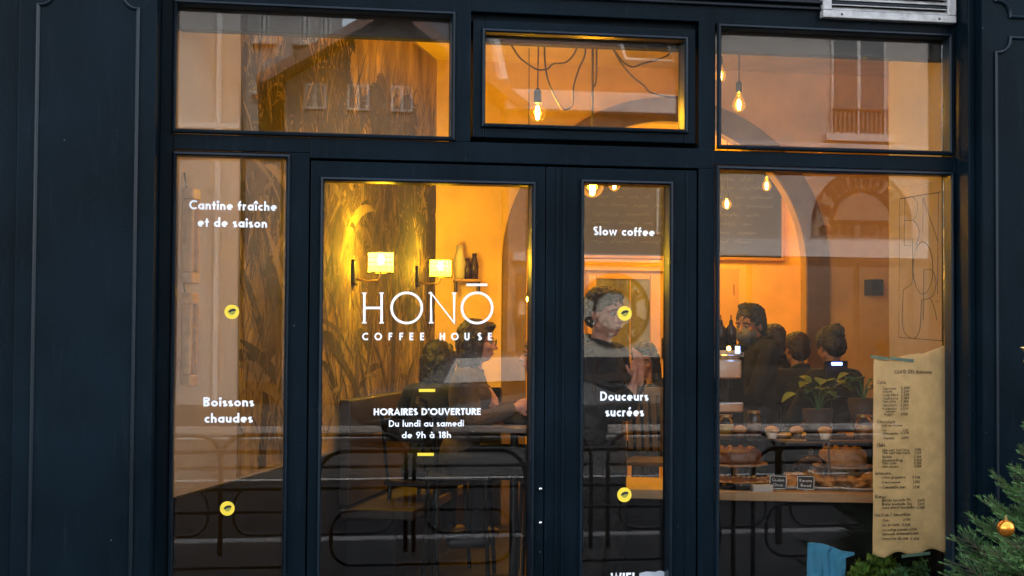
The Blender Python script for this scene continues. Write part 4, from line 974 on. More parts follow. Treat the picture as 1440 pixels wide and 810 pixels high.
gc = thing('glass_cloche', 'clear glass cloche over a small cake right of the middle of the counter', 'cloche', onC(cpx(1140, .3), .3, .0005))
MB().lathe([(0, 0), (.10, 0), (.10, .01), (0, .01)], n=24).build('base_plate', 'wood', gc)
MB().lathe([(.09, .0105), (.092, .09), (.075, .13), (.04, .155), (.008, .162), (.008, .17), (.014, .18), (.008, .19), (0, .191)], n=24).build('dome', 'clear', gc, smooth=True)
MB().lathe([(0, .0105), (.06, .0105), (.062, .05), (.05, .056), (0, .058)], n=20).build('sponge', 'pastry', gc, smooth=True)
# ================================================================== THE STREET (mirrored in the glass)
M['asphalt'] = mat('dry_asphalt', (.014, .014, .015), .9, .1, var=.3, vscale=1.5, bump=.3, bscale=80)
M['paving'] = mat('pale_paving', (.045, .044, .042), .9, .1, var=.2, vscale=2, bump=.2, bscale=50)
M['granite'] = mat('granite_kerb', (.25, .24, .23), .6, var=.2, vscale=12)
M['render_w'] = mat('cream_render', (.29, .275, .26), .85, var=.07, vscale=1.2)
M['render_b'] = mat('beige_render', (.17, .15, .13), .85, var=.1, vscale=1.5)
M['render_g'] = mat('grey_render', (.27, .265, .26), .85, var=.1, vscale=1.5)
M['trim_w'] = mat('white_trim', (.42, .41, .4), .6)
M['tile'] = mat('brown_roof_tile', (.14, .075, .055), .7, var=.3, vscale=14)
M['slate_roof'] = mat('slate_roof', (.09, .085, .09), .6, var=.25, vscale=14)
M['pane_dark'] = mat('dark_house_glass', (.02, .022, .025), .08, spec=.8)
M['shutter'] = mat('grey_shutter', (.2, .19, .18), .6)
M['shop_dark'] = mat('dark_shop_paint', (.02, .014, .01), .5)
M['logo'] = mat('brown_sign_letters', (.01, .008, .007), .6)
M['iron'] = mat('black_iron', (.012, .012, .013), .35)
struct(MB().box(-300, 300, -300, 300, -.30, -.16).build('ground', 'asphalt'))
struct(MB().box(-60, 60, -17.5, -4.9, -.16+.004, -.12).build('road', 'asphalt'))
struct(MB().box(-60, 60, -4.72, .04, -.16+.004, 0).build('pavement_near', 'paving'))
struct(MB().box(-60, 60, -24.9, -17.72, -.16+.004, 0).build('pavement_far', 'paving'))
M['lane'] = mat('pale_worn_lane', (.055, .053, .05), .9, .1, var=.25, vscale=.8, bump=.2, bscale=40)
struct(MB().box(-60, 60, -17.49, -10.6, -.118, -.112).build('cycle_lane', 'lane'))
for nm, ya, yb in (('kerb_near', -4.9, -4.722), ('kerb_far', -17.718, -17.5)):
    r = struct(thing(nm, None, None, (0, 0, 0)))
    me = None
    for k in range(-14, 15):
        if me is None:
            o = MB().box(-.496, .496, ya, yb, -.155, .012).build('kerb_stone', 'granite', r, .008); me = o
        else:
            o = me.copy(); COL.objects.link(o)
        o.location = (k*1.0+1.5, 0, 0)
M['linewhite'] = mat('road_paint', (.3, .3, .29), .7, var=.2, vscale=9)
struct(MB().box(-60, 60, -10.5, -10.35, -.12, -.114).build('road_marking', 'linewhite'))
struct(MB().box(-60, 60, -16.9, -16.6, -.112, -.108).build('road_marking', 'linewhite'))
# ---- pedestrian barriers
def barrier_proto(L):
    r = thing('street_barrier', 'x', 'barrier', (0, 0, 0), 0, 'black tubular pedestrian barriers along the kerb'); R_ = .0165
    def loop(x0, x1, z0, z1, rd):
        pts = []
        for cx_, cz_, a0 in ((x1-rd, z1-rd, 90), (x1-rd, z0+rd, 0), (x0+rd, z0+rd, -90), (x0+rd, z1-rd, -180)):
            for k in range(7): a = math.radians(a0-15*k); pts.append((cx_+rd*math.cos(a), 0, cz_+rd*math.sin(a)))
        pts.append(pts[0]); return pts
    def hoop(x0, x1, zt, rd):
        pts = [(x0, 0, 0)]+[(x0+rd-rd*math.cos(a), 0, zt-rd+rd*math.sin(a)) for a in [PI/2*k/6 for k in range(7)]]+[(x1-rd+rd*math.sin(a), 0, zt-rd+rd*math.cos(a)) for a in [PI/2*k/6 for k in range(7)]]+[(x1, 0, 0)]
        return pts
    MB().tube(hoop(0, L, .85, .17), R_, 8).build('hoop_frame', 'iron', r, smooth=True)
    MB().tube(loop(.09, L-.09, .14, .48, .13), R_*.8, 8).build('inner_loop', 'iron', r, smooth=True)
    MB().tube([(.02, 0, .62), (L-.02, 0, .62)], R_*.8, 8).build('mid_rail', 'iron', r)
    return r
bp_ = barrier_proto(1.32); first = True
places = []
for i, px_ in enumerate((303-272, 303, 575, 848, 1090, 1345)):
    q = RV(px_, 612, 10.35); places.append((q.x+.04, q.y))
for i, px_ in enumerate((130, 437, 744, 1051)):
    q = RV(px_, 635, 8.95); places.append((q.x+.04, q.y))
names = ['first of the kerb row', 'second of the kerb row', 'third of the kerb row', 'fourth of the kerb row', 'fifth of the kerb row', 'last of the kerb row', 'leftmost of the row nearer the cafe', 'second of the row nearer the cafe', 'third of the row nearer the cafe', 'right end of the row nearer the cafe']
for (x, y), nm in zip(places, names):
    o = bp_ if first else copy_tree(bp_); first = False
    o.location = (x, y, 0); o['label'] = 'black tubular street barrier, %s, mirrored in the glass' % nm
# ---- opposite buildings
def winr(root, x0, x1, z0, z1, y, balc=False, frame='trim_w', surround=True, split=True):
    w = rbox('window', frame, root, x0, x1, y, y+.05, z0, z1, .01)       # faces +Y (the street)
    mid = (x0+x1)/2; fw_ = .06
    for a, b in (((x0+fw_, mid-fw_*.7), (mid+fw_*.7, x1-fw_)) if split else ((x0+fw_, x1-fw_),)): rbox('pane', 'pane_dark', w, a, b, y+.0505, y+.056, z0+fw_, z1-fw_, 0)
    if surround:
        rbox('sill', 'trim_w', w, x0-.18, x1+.18, y+.001, y+.2, z0-.16, z0-.002, .01)
    if balc:
        for k in range(int((x1-x0)/.11)+1): MB().tube([(x0+k*.11, y+.16, z0), (x0+k*.11, y+.16, z0+.55)], .012, 5).build('baluster', 'iron', w)
        rbox('rail', 'iron', w, x0-.05, x1+.05, y+.14, y+.18, z0+.55, z0+.585, 0)
    return w
D = 31.0
def rx(px, d=D): return RV(px, 405, d).x
def rz(py, d=D, px=900): return RV(px, py, d).z
yo = CAM.y-D+6.2+6.2   # opposite facade line
yo = -(D-6.2)
# right: cream building
b1 = thing('cream_building', 'cream rendered town building opposite with round estate agency sign and shuttered windows', 'building', (0, 0, 0))
x0, x1 = rx(958), rx(1700)
rbox('wall', 'render_w', b1, x0, x1, yo-9, yo, 0, 15, .01)
winr(b1, rx(1168), rx(1246), rz(190, px=1200), rz(48, px=1200), yo, True); winr(b1, rx(1420), rx(1498), rz(190, px=1200), rz(48, px=1200), yo, True)
winr(b1, rx(1168), rx(1246), rz(-120, px=1200), rz(-262, px=1200), yo, True)
rbox('shop_fascia', 'trim_w', b1, rx(965), rx(1690), yo+.002, yo+.12, rz(362, px=1150), rz(338, px=1150), .01)
rbox('shopfront', 'shop_dark', b1, rx(972), rx(1680), yo+.002, yo+.10, 0.5, rz(363, px=1150)-.01, .01)
rbox('ledge', 'trim_w', b1, rx(960), rx(1695), yo+.002, yo+.25, rz(209, px=1150), rz(203, px=1150), .01)
for k in range(7): rbox('shop_pane', 'pane_dark', b1, rx(980+k*75), rx(1047+k*75), yo+.1005, yo+.12, .9, rz(372, px=1150)-.05, 0)
rbox('stall_riser', 'shop_dark', b1, rx(972), rx(1680), yo+.001, yo+.16, 0, .8, .01)
# the round sign, half seen: ring of letters
def round_sign(root, cx_, cz_, R_, y, top_t, bot_t, lab, board=None, half=False):
    s_ = thing('round_sign', lab, 'sign', (cx_, y, cz_))
    mbx = MB(); n = 48
    def ring(ra, rb, m, yy, name):
        q = MB(); vs = [(r_*math.cos(2*PI*k/n), yy, r_*math.sin(2*PI*k/n)) for r_ in (ra, rb) for k in range(n)]
        vs += [(r_*math.cos(2*PI*k/n), yy-.02, r_*math.sin(2*PI*k/n)) for r_ in (ra, rb) for k in range(n)]
        fs = []
        for k in range(n):
            j = (k+1) % n; fs += [(k, j, n+j, n+k), (n+k, n+j, 3*n+j, 3*n+k), (j, k, 2*n+k, 2*n+j)]
        q.add(vs, fs).build(name, m, s_)
    ring(R_*.58, R_*.985, board or 'render_b', .02, 'ring_board')
    ring(R_*.93, R_*1.02, 'logo', .045, 'outer_ring'); ring(R_*.54, R_*.62, 'logo', .045, 'inner_ring')
    # text on the circle; seen from the street (+Y side) reads left to right towards -X
    def arct(t, rad, cap, top):
        mb_ = MB(); tw = text_width(t, .3, .14); span = tw*cap*.72/rad
        def warp(u, v):
            if top: a = PI/2 - (-span/2+u*span) ; rr = rad+v; return (-rr*math.cos(a), rr*math.sin(a))
            a = -PI/2 + (-span/2+u*span); rr = rad+cap-v; return (-rr*math.cos(a), rr*math.sin(a))
        text_mb(t, 0, 1, 0, cap, .3, .14, .03, mb=mb_, warp=warp, th=-.02)
        mb_.build('sign_letters', 'logo', s_)
    arct(top_t, R_*.645, R_*.27, True); arct(bot_t, R_*.645, R_*.27, False)
    return s_
M['signboard'] = mat('faded_sign_board', (.4, .33, .26), .8)
M['archboard'] = mat('dim_brown_sign_board', (.17, .14, .11), .8); M['logo2'] = mat('dark_brown_lettering', (.012, .009, .008), .7)
M['palebacking'] = mat('pale_sign_backing', (.34, .32, .27), .8)  # for the added reflecting panel and the round sign's ring board
def arch_sign(cx_, cz_, R_, y):
    s_ = thing('arched_sign', 'big arched brown sign with IMMOBILIER in an arc over VICTOR HUGO on the cream building', 'sign', (cx_, y, cz_)); n = 30
    pts = [(-R_, -.34), (R_, -.34)]+[(R_*math.cos(PI*k/n), R_*math.sin(PI*k/n)) for k in range(n+1)]
    m = len(pts); MB().add([(a, .03, b) for a, b in pts]+[(a, 0, b) for a, b in pts], [tuple(range(m))[::-1]]+[(k, (k+1) % m, m+(k+1) % m, m+k) for k in range(m)]).build('board', 'archboard', s_)
    rim = MB(); f_ = lambda a, b: (a, b)
    ribbon(rim, [(R_*math.cos(PI*k/n)*.97, R_*math.sin(PI*k/n)*.97) for k in range(n+1)], .07, .031, -.02, f_); rim.build('outer_rim', 'logo2', s_)
    rim = MB(); ribbon(rim, [(R_*.62*math.cos(PI*k/n), R_*.62*math.sin(PI*k/n)) for k in range(n+1)]+[(-R_*.62, 0)], .10, .031, -.02, f_); ribbon(rim, [(-R_*.66, -.0), (R_*.66, -.0)], .09, .033, -.02, f_); rim.build('inner_rim', 'logo2', s_)
    t = 'IMMOBILIER &'; cap = R_*.23; mb_ = MB(); span = 2.75
    def warp(u, v):
        a = PI/2+span/2-u*span; rr = R_*.69+v; return (-rr*math.cos(a), rr*math.sin(a))
    text_mb(t, 0, 1, 0, cap, .3, .16, .032, mb=mb_, warp=warp, th=-.02); mb_.build('sign_letters', 'logo2', s_)
    mb_ = MB(); text_mb('VICTOR HUGO', 0, 1, -.30, .23, .3, .16, .032, mb=mb_, warp=lambda u, v: (R_*.86-u*R_*1.72, v), th=-.02); mb_.build('sign_letters', 'logo2', s_)
cB = RV(1212, 313, D); arch_sign(cB.x, cB.z, 1.22, yo+.005)
cB = RV(862, 436, D); round_sign(None, cB.x, cB.z, .80, yo+.14, 'IMMOBILIERE', 'VICTOR HUGO', 'small round IMMOBILIERE VICTOR HUGO sign on the tiled house opposite', 'palebacking')
cB = RV(762, 436, D); round_sign(None, cB.x, cB.z, .62, yo+.14, 'IMMOBILIERE', 'VICTOR HUGO', 'smallest round sign, left of its twin on the tiled house opposite', 'signboard')
# middle: low house with tiled roof
b2 = thing('tiled_house', 'low cream house opposite with brown tiled roof, white gutter and skylights', 'house', (0, 0, 0))
x0, x1 = rx(714), rx(956); ze = rz(140, px=820)
rbox('wall', 'render_b', b2, x0, x1, yo-7, yo, 0, ze, .01)
rbox('gutter', 'trim_w', b2, x0-.1, x1-.003, yo+.01, yo+.4, ze-.32, ze+.12, .02)
def roofplane(root, x0, x1, y0, z0, y1, z1, rows, cols, m, name='roof'):
    a = Vector((x0, y0, z0)); u = Vector((x1-x0, 0, 0)); v = Vector((0, y1-y0, z1-z0)); nn = u.cross(v).normalized()
    if nn.z < 0: nn = -nn
    R0 = MB().add([a, a+u, a+u+v, a+v, a-nn*.15, a+u-nn*.15, a+u+v-nn*.15, a+v-nn*.15], [(0,1,2,3),(7,6,5,4),(0,4,5,1),(1,5,6,2),(2,6,7,3),(3,7,4,0)]).build(name, m, root)
    t_ = MB()
    for r_ in range(rows):
        for c in range(cols):
            ctr = a+u*((c+.5+(r_ % 2)*.25)/(cols+.5))+v*((r_+.5)/rows)+nn*.03
            t_.obox(ctr, u/(cols+.5)*.94, v/rows*1.12+nn*.05, nn*.035)
    tag(t_.build('tiles', m, R0), kind='stuff'); return R0
rf = roofplane(b2, x0-.1, x1-.002, yo+.25, ze+.1, yo-6.5, ze+6.2, 26, 34, 'tile')
rbox('verge', 'trim_w', b2, x0-.22, x0-.11, yo-.1, yo+.25, ze, ze+.3, .01)
MB().tube([(x0-.16, yo+.3, ze+.25), (x0-.16, yo-6.5, ze+6.4)], .13, 6).build('verge_board', 'trim_w', b2)
for px_ in (905, 938):
    xx = rx(px_); w = MB().obox((xx, yo-1.0, ze+1.4), (.65, 0, 0), (0, -.9, .85), (0, .12, .12)).build('skylight', 'trim_w', b2); MB().obox((xx, yo-.93, ze+1.47), (.5, 0, 0), (0, -.75, .7), (0, .03, .03)).build('pane', 'pane_dark', w)
winr(b2, rx(922), rx(950), 3.8, 4.9, yo, surround=False)
rbox('shopfront', 'shop_dark', b2, x0+.2, x1-.2, yo+.002, yo+.08, .5, 2.9, .01)
rbox('fascia', 'trim_w', b2, x0+.1, x1-.1, yo+.002, yo+.13, 3.16, 3.35, .01)
for k in range(3): rbox('shop_pane', 'pane_dark', b2, x0+.3+k*1.15, x0+1.3+k*1.15, yo+.0805, yo+.1, .7, 2.7, 0)
rbox('reflection_backing', 'palebacking', b2, rx(797), rx(945), yo+.1005, yo+.12, rz(502, px=870), rz(376, px=870), .002)  # pale panel added to reflect brightly behind the round sign's dark letters
# gable house
b3 = thing('gable_house', 'beige gabled house opposite with brown roof between two taller buildings', 'house', (0, 0, 0)); x0, x1 = rx(398), rx(711); xa = rx(548)
zg0, zg1 = rz(108, px=400), rz(22, px=550); yg = yo-.6; zr = rz(150, px=700)
MB().add([(x0, yg, 0), (x1, yg, 0), (x1, yg, zr), (xa, yg, zg1), (x0, yg, zg0), (x0, yg-8, 0), (x1, yg-8, 0), (x1, yg-8, zr), (xa, yg-8, zg1), (x0, yg-8, zg0)],
         [(1, 0, 4, 3, 2), (5, 6, 7, 8, 9), (0, 5, 9, 4), (6, 1, 2, 7)]).build('wall', 'render_b', b3)
for a, b, za, zb in ((x0-.5, xa, zg0-.25, zg1), (x1+.3, xa, zr-.15, zg1)):
    d_ = Vector((b-a, 0, zb-za)); ax = d_.normalized(); up_ = Vector((-ax.z, 0, ax.x)); up_ = up_ if up_.z > 0 else -up_
    MB().obox(Vector(((a+b)/2, yg-3.6, (za+zb)/2))+up_*.12, d_, (0, 9.4, 0), up_*.2).build('roof', 'tile', b3)
for px_ in (425, 487, 550): winr(b3, rx(px_), rx(px_)+.5, rz(150, px=500), rz(112, px=500), yg, surround=False)
rbox('shopfront', 'shop_dark', b3, rx(402), x1-.1, yg+.002, yg+.05, 0, 5.0, .01)
rbox('front_door', 'shop_dark', b3, rx(430), rx(430)+1.0, yg+.051, yg+.08, 0, 2.2, .01)
# left pale tall building + one behind
b4 = thing('pale_tower_house', 'tall pale plastered building opposite at the left', 'building', (0, 0, 0))
rbox('wall', 'render_w', b4, rx(-160), rx(334), yo-9, yo, 0, 16, .01)
rbox('downpipe', 'trim_w', b4, rx(300), rx(300)+.12, yo+.002, yo+.12, 0, 16, .02)
for zz in (5.9, 9.1): rbox('string_course', 'trim_w', b4, rx(-160), rx(334), yo+.002, yo+.1, zz, zz+.12, .01)
for px_ in (-60, 20): 
    for zz in (3.6, 6.8): winr(b4, rx(px_), rx(px_)+1.0, zz, zz+1.8, yo)
rbox('shopfront', 'shop_dark', b4, rx(-100), rx(150), yo+.002, yo+.08, .5, 2.7, .01)
b5 = thing('grey_apartment_house', 'grey white apartment house with tall windows behind the gabled roof', 'building', (0, 0, 0)); d5 = 44; y5 = -(d5-6.2)
rbox('wall', 'render_g', b5, rx(300, d5), rx(478, d5), y5-8, y5, 0, 17, .01)
for px_ in (318, 360, 417, 447):
    for py in (18, -50): winr(b5, rx(px_, d5), rx(px_+15, d5), rz(py+40, d5, 430), rz(py, d5, 430), y5, surround=True)
    winr(b5, rx(px_, d5), rx(px_+15, d5), rz(130, d5, 430), rz(90, d5, 430), y5)
rbox('cornice', 'trim_w', b5, rx(299, d5), rx(479, d5), y5+.002, y5+.5, 13, 13.3, .02)
b6 = thing('far_building', 'pale building far behind the tiled house, beyond its roof', 'building', (0, 0, 0)); rbox('wall', 'render_g', b6, rx(560, d5), rx(1000, d5), y5-8, y5, 0, 9.5, .01)
roofplane(b6, rx(555, d5), rx(1005, d5), y5+.3, 9.5, y5-6, 13.5, 14, 40, 'slate_roof')
for px_ in (600, 660): winr(b6, rx(px_, d5), rx(px_+20, d5), 6.5, 8.5, y5)
# the cafe's own building mass
cbm = thing('cafe_building', 'building above and around the cafe, out of frame over the shopfront', 'building', (0, 0, 0))
bl = px27-2.3; br = pr1+2.6
rbox('wall', 'render_g', cbm, bl, -2.45, .36, 9, 0, 6.5, 0); rbox('wall', 'render_g', cbm, XR+.2, br+2.5, .36, 9, 0, 6.5, 0)
rbox('upper_wall', 'render_g', cbm, bl, br+2.5, .36, 9, 3.91, 6.5, 0); rbox('upper_front', 'render_g', cbm, bl, br+2.5, -.02, .358, 4.82, 6.5, 0); rbox('rear_wall', 'render_g', cbm, bl, br+2.5, 7.55, 8.9, -.1, 3.9, 0)
# parked van-less street: one small parked car seen in the mirror image
M['shutter_dark'] = mat('dark_rim', (.03, .03, .032), .5)
def parked_car(px, d, lab, col):
    M['car_'+lab[:3]] = mat('car_paint', col, .4, spec=.3)
    c = RV(px, 560, d); r = thing('parked_car', lab, 'car', (c.x, c.y, -.12), 0)
    prof = [(-2.05, .35), (-2.1, .62), (-1.95, .82), (-1.3, .92), (-.65, 1.38), (.75, 1.42), (1.35, 1.02), (1.95, .92), (2.12, .7), (2.1, .35)]
    vs = []; W2 = .84
    for s_ in (-1, 1):
        for x, z in prof: vs.append((x, s_*(W2 if z < .95 else .64), z))
    n = len(prof); fs = [tuple(range(n)), tuple(range(n, 2*n))[::-1]]+[(k, n+k, n+(k+1) % n, (k+1) % n) for k in range(n)]
    MB().add(vs, fs).build('body', 'car_'+lab[:3], r, .05)
    for s_ in (-1, 1):
        MB().add([(-1.15, s_*.80, .95), (-.62, s_*.665, 1.32), (.68, s_*.665, 1.36), (1.15, s_*.80, 1.02)], [(0, 1, 2, 3) if s_ < 0 else (3, 2, 1, 0)]).build('side_window', 'pane_dark', r)
        for x in (-1.3, 1.32):
            w = MB().tube([(x, s_*.62, .32), (x, s_*.87, .32)], .32, 22).build('wheel', 'iron', r); MB().tube([(x, s_*.871, .32), (x, s_*.88, .32)], .19, 16).build('rim', 'shutter_dark', w)
    for s_ in (-.6, .6): rbox('headlight', 'trim_w', r, 2.08, 2.13, s_-.14, s_+.14, .6, .74, .02)
parked_car(690, 21.5, 'dark grey parked hatchback across the road, mirrored faintly in the door glass', (.03, .032, .035))
# ================================================================== PEOPLE
M['skin'] = mat('skin', (.3, .15, .1), .5, var=.08, vscale=20)
M['skin2'] = mat('skin_pale', (.52, .24, .17), .5, var=.08, vscale=20)
M['hair_black'] = mat('black_hair', (.01, .008, .007), .45, bump=.6, bscale=120)
M['hair_brown'] = mat('brown_hair', (.035, .02, .012), .45, bump=.6, bscale=120)
M['cloth_black'] = mat('black_cloth', (.006, .006, .007), .85, bump=.3, bscale=40)
M['cloth_grey'] = mat('charcoal_cloth', (.010, .011, .014), .85, bump=.3, bscale=40)
M['cloth_beige'] = mat('brown_tweed', (.07, .045, .03), .9, var=.25, vscale=60, bump=.4, bscale=60)
M['lip'] = mat('lips', (.3, .1, .08), .5); M['eye_white'] = mat('eye_white', (.28, .25, .23), .3); M['iris'] = mat('dark_iris', (.02, .012, .008), .2)
M['mask'] = mat('grey_face_mask', (.13, .14, .16), .8)
def remesh(o, vox, sm=4):
    r = o.modifiers.new('remesh', 'REMESH'); r.mode = 'VOXEL'; r.voxel_size = vox; r.use_smooth_shade = True
    s_ = o.modifiers.new('smooth', 'SMOOTH'); s_.factor = .5; s_.iterations = sm
def person(label, loc, rz, j, hair='hair_black', hairstyle='short', top='cloth_black', skin='skin', sitting=False, head=(0, 0, 0), glasses=False, mask=False, female=False, sc=1.0, long_coat=False, trousers='cloth_black'):
    """j: dict of wrist/elbow positions; head = (turn, nod, tilt) radians"""
    r = thing('person', label, 'person', loc, rz); r.scale = (sc, sc, sc)
    pz = .50 if sitting else .93; lean = j.get('lean', .0)
    V_ = Vector; pel = V_((0, 0, pz)); wst = V_((lean*.35, 0, pz+.17)); chest = V_((lean*.8, 0, pz+.36)); neck = V_((lean*1.1, 0, pz+.52)); hc = neck+V_((.035+j.get('hx', 0), j.get('hy', 0), .155+j.get('hz', 0)))
    sw = .165 if female else .19
    hip = {1: V_((0, .09, pz-.02)), -1: V_((0, -.09, pz-.02))}
    if sitting: knee = {s: V_((.44, s*.12, .50)) for s in (1, -1)}; ank = {s: V_((.46, s*.12, .08)) for s in (1, -1)}
    else: knee = {s: V_((.02, s*.10, .49)) for s in (1, -1)}; ank = {s: V_((-.01, s*.11, .08)) for s in (1, -1)}
    sh = {s: chest+V_((.0, s*sw, .10)) for s in (1, -1)}
    el = {1: V_(j.get('elL', (lean*.8+.02, sw+.06, pz+.17))), -1: V_(j.get('elR', (lean*.8+.02, -sw-.06, pz+.17)))}
    wr = {1: V_(j.get('wrL', (lean*.8+.1, sw+.05, pz-.07))), -1: V_(j.get('wrR', (lean*.8+.1, -sw-.05, pz-.07)))}
    HR = Euler((head[2], head[1], head[0]), 'ZYX').to_matrix() if False else (Matrix.Rotation(head[0], 3, 'Z') @ Matrix.Rotation(head[1], 3, 'Y') @ Matrix.Rotation(head[2], 3, 'X'))
    H = lambda x, y, z: hc+HR@V_((x, y, z))
    def torso(mb, e=0):
        mb.ell(pel+V_((0, 0, .02)), .11+e, .155+e, .13+e); mb.ell(wst, .095+e, .13+e, .15+e); mb.ell(chest+V_((0, 0, .0)), .105+e, .155+e, .19+e)
        mb.cap(sh[1]-V_((0, .02, 0)), sh[-1]+V_((0, .02, 0)), .062+e, .062+e); mb.cap(chest+V_((-.01, .06, .1)), neck+V_((-.01, .0, -.01)), .07+e, .05+e*.5); mb.cap(chest+V_((-.01, -.06, .1)), neck+V_((-.01, 0, -.01)), .07+e, .05+e*.5)
        if female: 
            for s in (1, -1): mb.ell(chest+V_((.07, s*.065, -.0)), .06+e, .065+e, .065+e)
    def arm(mb, s, e=0, full=True):
        mb.cap(sh[s], el[s], .052+e, .042+e); mb.cap(el[s], wr[s]-(wr[s]-el[s]).normalized()*(0 if full else .03), .041+e, .028+e)
    b = MB(); torso(b); arm(b, 1); arm(b, -1)
    for s in (1, -1): b.cap(hip[s], knee[s], .085, .058); b.cap(knee[s], ank[s], .056, .038); b.cap(ank[s]+V_((-.03, 0, -.03)), ank[s]+V_((.15, s*.01, -.05)), .038, .03)
    b.cap(neck+V_((-.005, 0, -.04)), hc+V_((-.015, 0, -.06)), .055, .052)
    # head
    b.ell(H(-.012, 0, .035), .098, .077, .088, HR); b.ell(H(.022, 0, -.03), .068, .062, .085, HR); b.ell(H(.05, 0, -.085), .03, .032, .024, HR)
    b.cap(H(.0, .055, -.06), H(.045, .02, -.09), .02, .018); b.cap(H(.0, -.055, -.06), H(.045, -.02, -.09), .02, .018)
    b.cap(H(.086, 0, .008), H(.108, 0, -.026), .009, .0135); b.ell(H(.10, .012, -.031), .01, .009, .008, HR); b.ell(H(.10, -.012, -.031), .01, .009, .008, HR)
    for s in (1, -1):
        b.cap(H(.076, s*.012, .024), H(.068, s*.048, .022), .010, .009); b.ell(H(.062, s*.042, -.022), .022, .02, .02, HR); b.ell(H(-.006, s*.077, -.005), .02, .008, .032, HR)
    b.ell(H(.086, 0, -.056), .010, .022, .006, HR); b.ell(H(.083, 0, -.066), .011, .02, .007, HR)
    # hands
    for s in (1, -1):
        d_ = V_(j.get('hdL' if s == 1 else 'hdR', (wr[s]-el[s]))).normalized(); side = V_(j.get('hsL' if s == 1 else 'hsR', (0, 0, 1))); side = (side-d_*side.dot(d_)).normalized(); nr = d_.cross(side)*(s)
        c0_ = wr[s]; Rm = Matrix((d_, side, d_.cross(side))).transposed(); b.ell(c0_+d_*.05, .052, .040, .016, Rm); b.cap(c0_-d_*.01, c0_+d_*.03, .026, .026)
        for k, (off_, L_) in enumerate(((-.029, .066), (-.010, .078), (.010, .073), (.028, .055))):
            p_ = c0_+d_*.088+side*off_; cl = .25+.12*k; q1 = p_+(d_*math.cos(cl*.5)+nr*math.sin(cl*.5))*L_*.45; q2 = q1+(d_*math.cos(cl*1.6)+nr*math.sin(cl*1.6))*L_*.32; q3 = q2+(d_*math.cos(cl*2.4)+nr*math.sin(cl*2.4))*L_*.25
            b.cap(p_-d_*.02, q1, .0095, .0085, 8); b.cap(q1, q2, .0085, .0078, 8); b.cap(q2, q3, .0078, .0068, 8)
        p_ = c0_+d_*.025-side*.03; q1 = p_+(d_*.6-side*.65+nr*.25).normalized()*.04; q2 = q1+(d_*.85-side*.25+nr*.3).normalized()*.034
        b.cap(p_, q1, .0125, .0105, 8); b.cap(q1, q2, .0105, .008, 8)
    o = b.build('body', skin, r); remesh(o, .0072, 2)
    # clothes
    c = MB(); torso(c, .014); arm(c, 1, .013, False); arm(c, -1, .013, False)
    if long_coat: c.cap(pel, pel-V_((0, 0, .25)), .15, .17)
    for s in (1, -1):
        mid = (sh[s]+el[s])/2; c.ell(mid+V_((0, 0, -.01)), .066, .066, .05); c.ell(el[s], .057, .057, .055)
    o = c.build('jacket', top, r); remesh(o, .011, 3)
    cs = MB(); n = 18
    cs.tube([neck+V_((-.01+.068*math.cos(2*PI*k/n), .070*math.sin(2*PI*k/n), .012-.03*math.cos(2*PI*k/n))) for k in range(n+1)], .016, 8); cs.build('collar', top, r, smooth=True)
    t = MB(); t.ell(pel, .128, .17, .13)
    for s in (1, -1): t.cap(hip[s], knee[s], .1, .075); t.cap(knee[s], ank[s]+V_((0, 0, .03)), .073, .06)
    o = t.build('trousers', trousers, r); remesh(o, .014, 3)
    for s in (1, -1): f = MB(); f.cap(ank[s]+V_((-.04, 0, -.035)), ank[s]+V_((.16, s*.01, -.045)), .045, .037); f.build('shoe', 'black', r, smooth=True)
    # hair
    h = MB()
    h.ell(H(-.022, 0, .052), .103, .086, .085, HR); h.ell(H(-.06, 0, .0), .062, .078, .085, HR)
    rnd = random.Random(hash(label) % 1000 if False else len(label))
    if hairstyle == 'short':
        for k in range(26): a = rnd.uniform(-1, 1); h.ell(H(.04-.09*rnd.random(), a*.06, .105+rnd.uniform(-.01, .022)), .026, .022, .02, HR, 6)
        for s in (1, -1): h.ell(H(-.0, s*.073, .035), .035, .012, .04, HR)
    elif hairstyle == 'bob':
        for s in (1, -1): h.cap(H(.01, s*.078, .04), H(-.005, s*.085, -.11), .036, .032); h.cap(H(-.05, s*.05, .0), H(-.05, s*.06, -.15), .055, .04)
        h.ell(H(.055, 0, .098), .045, .06, .022, HR); h.cap(H(-.07, 0, 0), H(-.07, 0, -.15), .065, .045)
    elif hairstyle == 'long':
        for s in (1, -1): h.cap(H(-.0, s*.075, .03), H(-.02, s*.09, -.2), .038, .03)
        h.ell(H(.05, 0, .1), .048, .06, .022, HR); h.cap(H(-.07, 0, 0), H(-.08, 0, -.3), .07, .055)
    elif hairstyle == 'cropped':
        h.ell(H(.02, 0, .09), .07, .068, .035, HR)
        for s in (1, -1): h.ell(H(-.01, s*.073, .03), .03, .01, .035, HR)
    elif hairstyle == 'bun':
        h.ell(H(-.1, 0, .08), .05, .05, .048, HR); h.ell(H(.045, 0, .1), .045, .06, .02, HR)
        for s in (1, -1): h.ell(H(-.0, s*.074, .03), .04, .014, .05, HR)
    o = h.build('hair', hair, r); remesh(o, .008, 2)
    tx = bpy.data.textures.get('hair_tex') or bpy.data.textures.new('hair_tex', 'CLOUDS'); tx.noise_scale = .016
    dm = o.modifiers.new('d', 'DISPLACE'); dm.texture = tx; dm.strength = .02; dm.mid_level = .4
    for s in (1, -1):
        e_ = MB().ell(H(.0765, s*.031, .004), .0125, .0145, .009, HR, 8).build('eye', 'eye_white', r, smooth=True)
        MB().ell(H(.087, s*.031, .004), .004, .006, .006, HR, 6).build('iris', 'iris', e_, smooth=True)
        MB().cap(H(.09, s*.016, .027), H(.082, s*.05, .026), .004, .003, 6).build('eyebrow', hair, r)
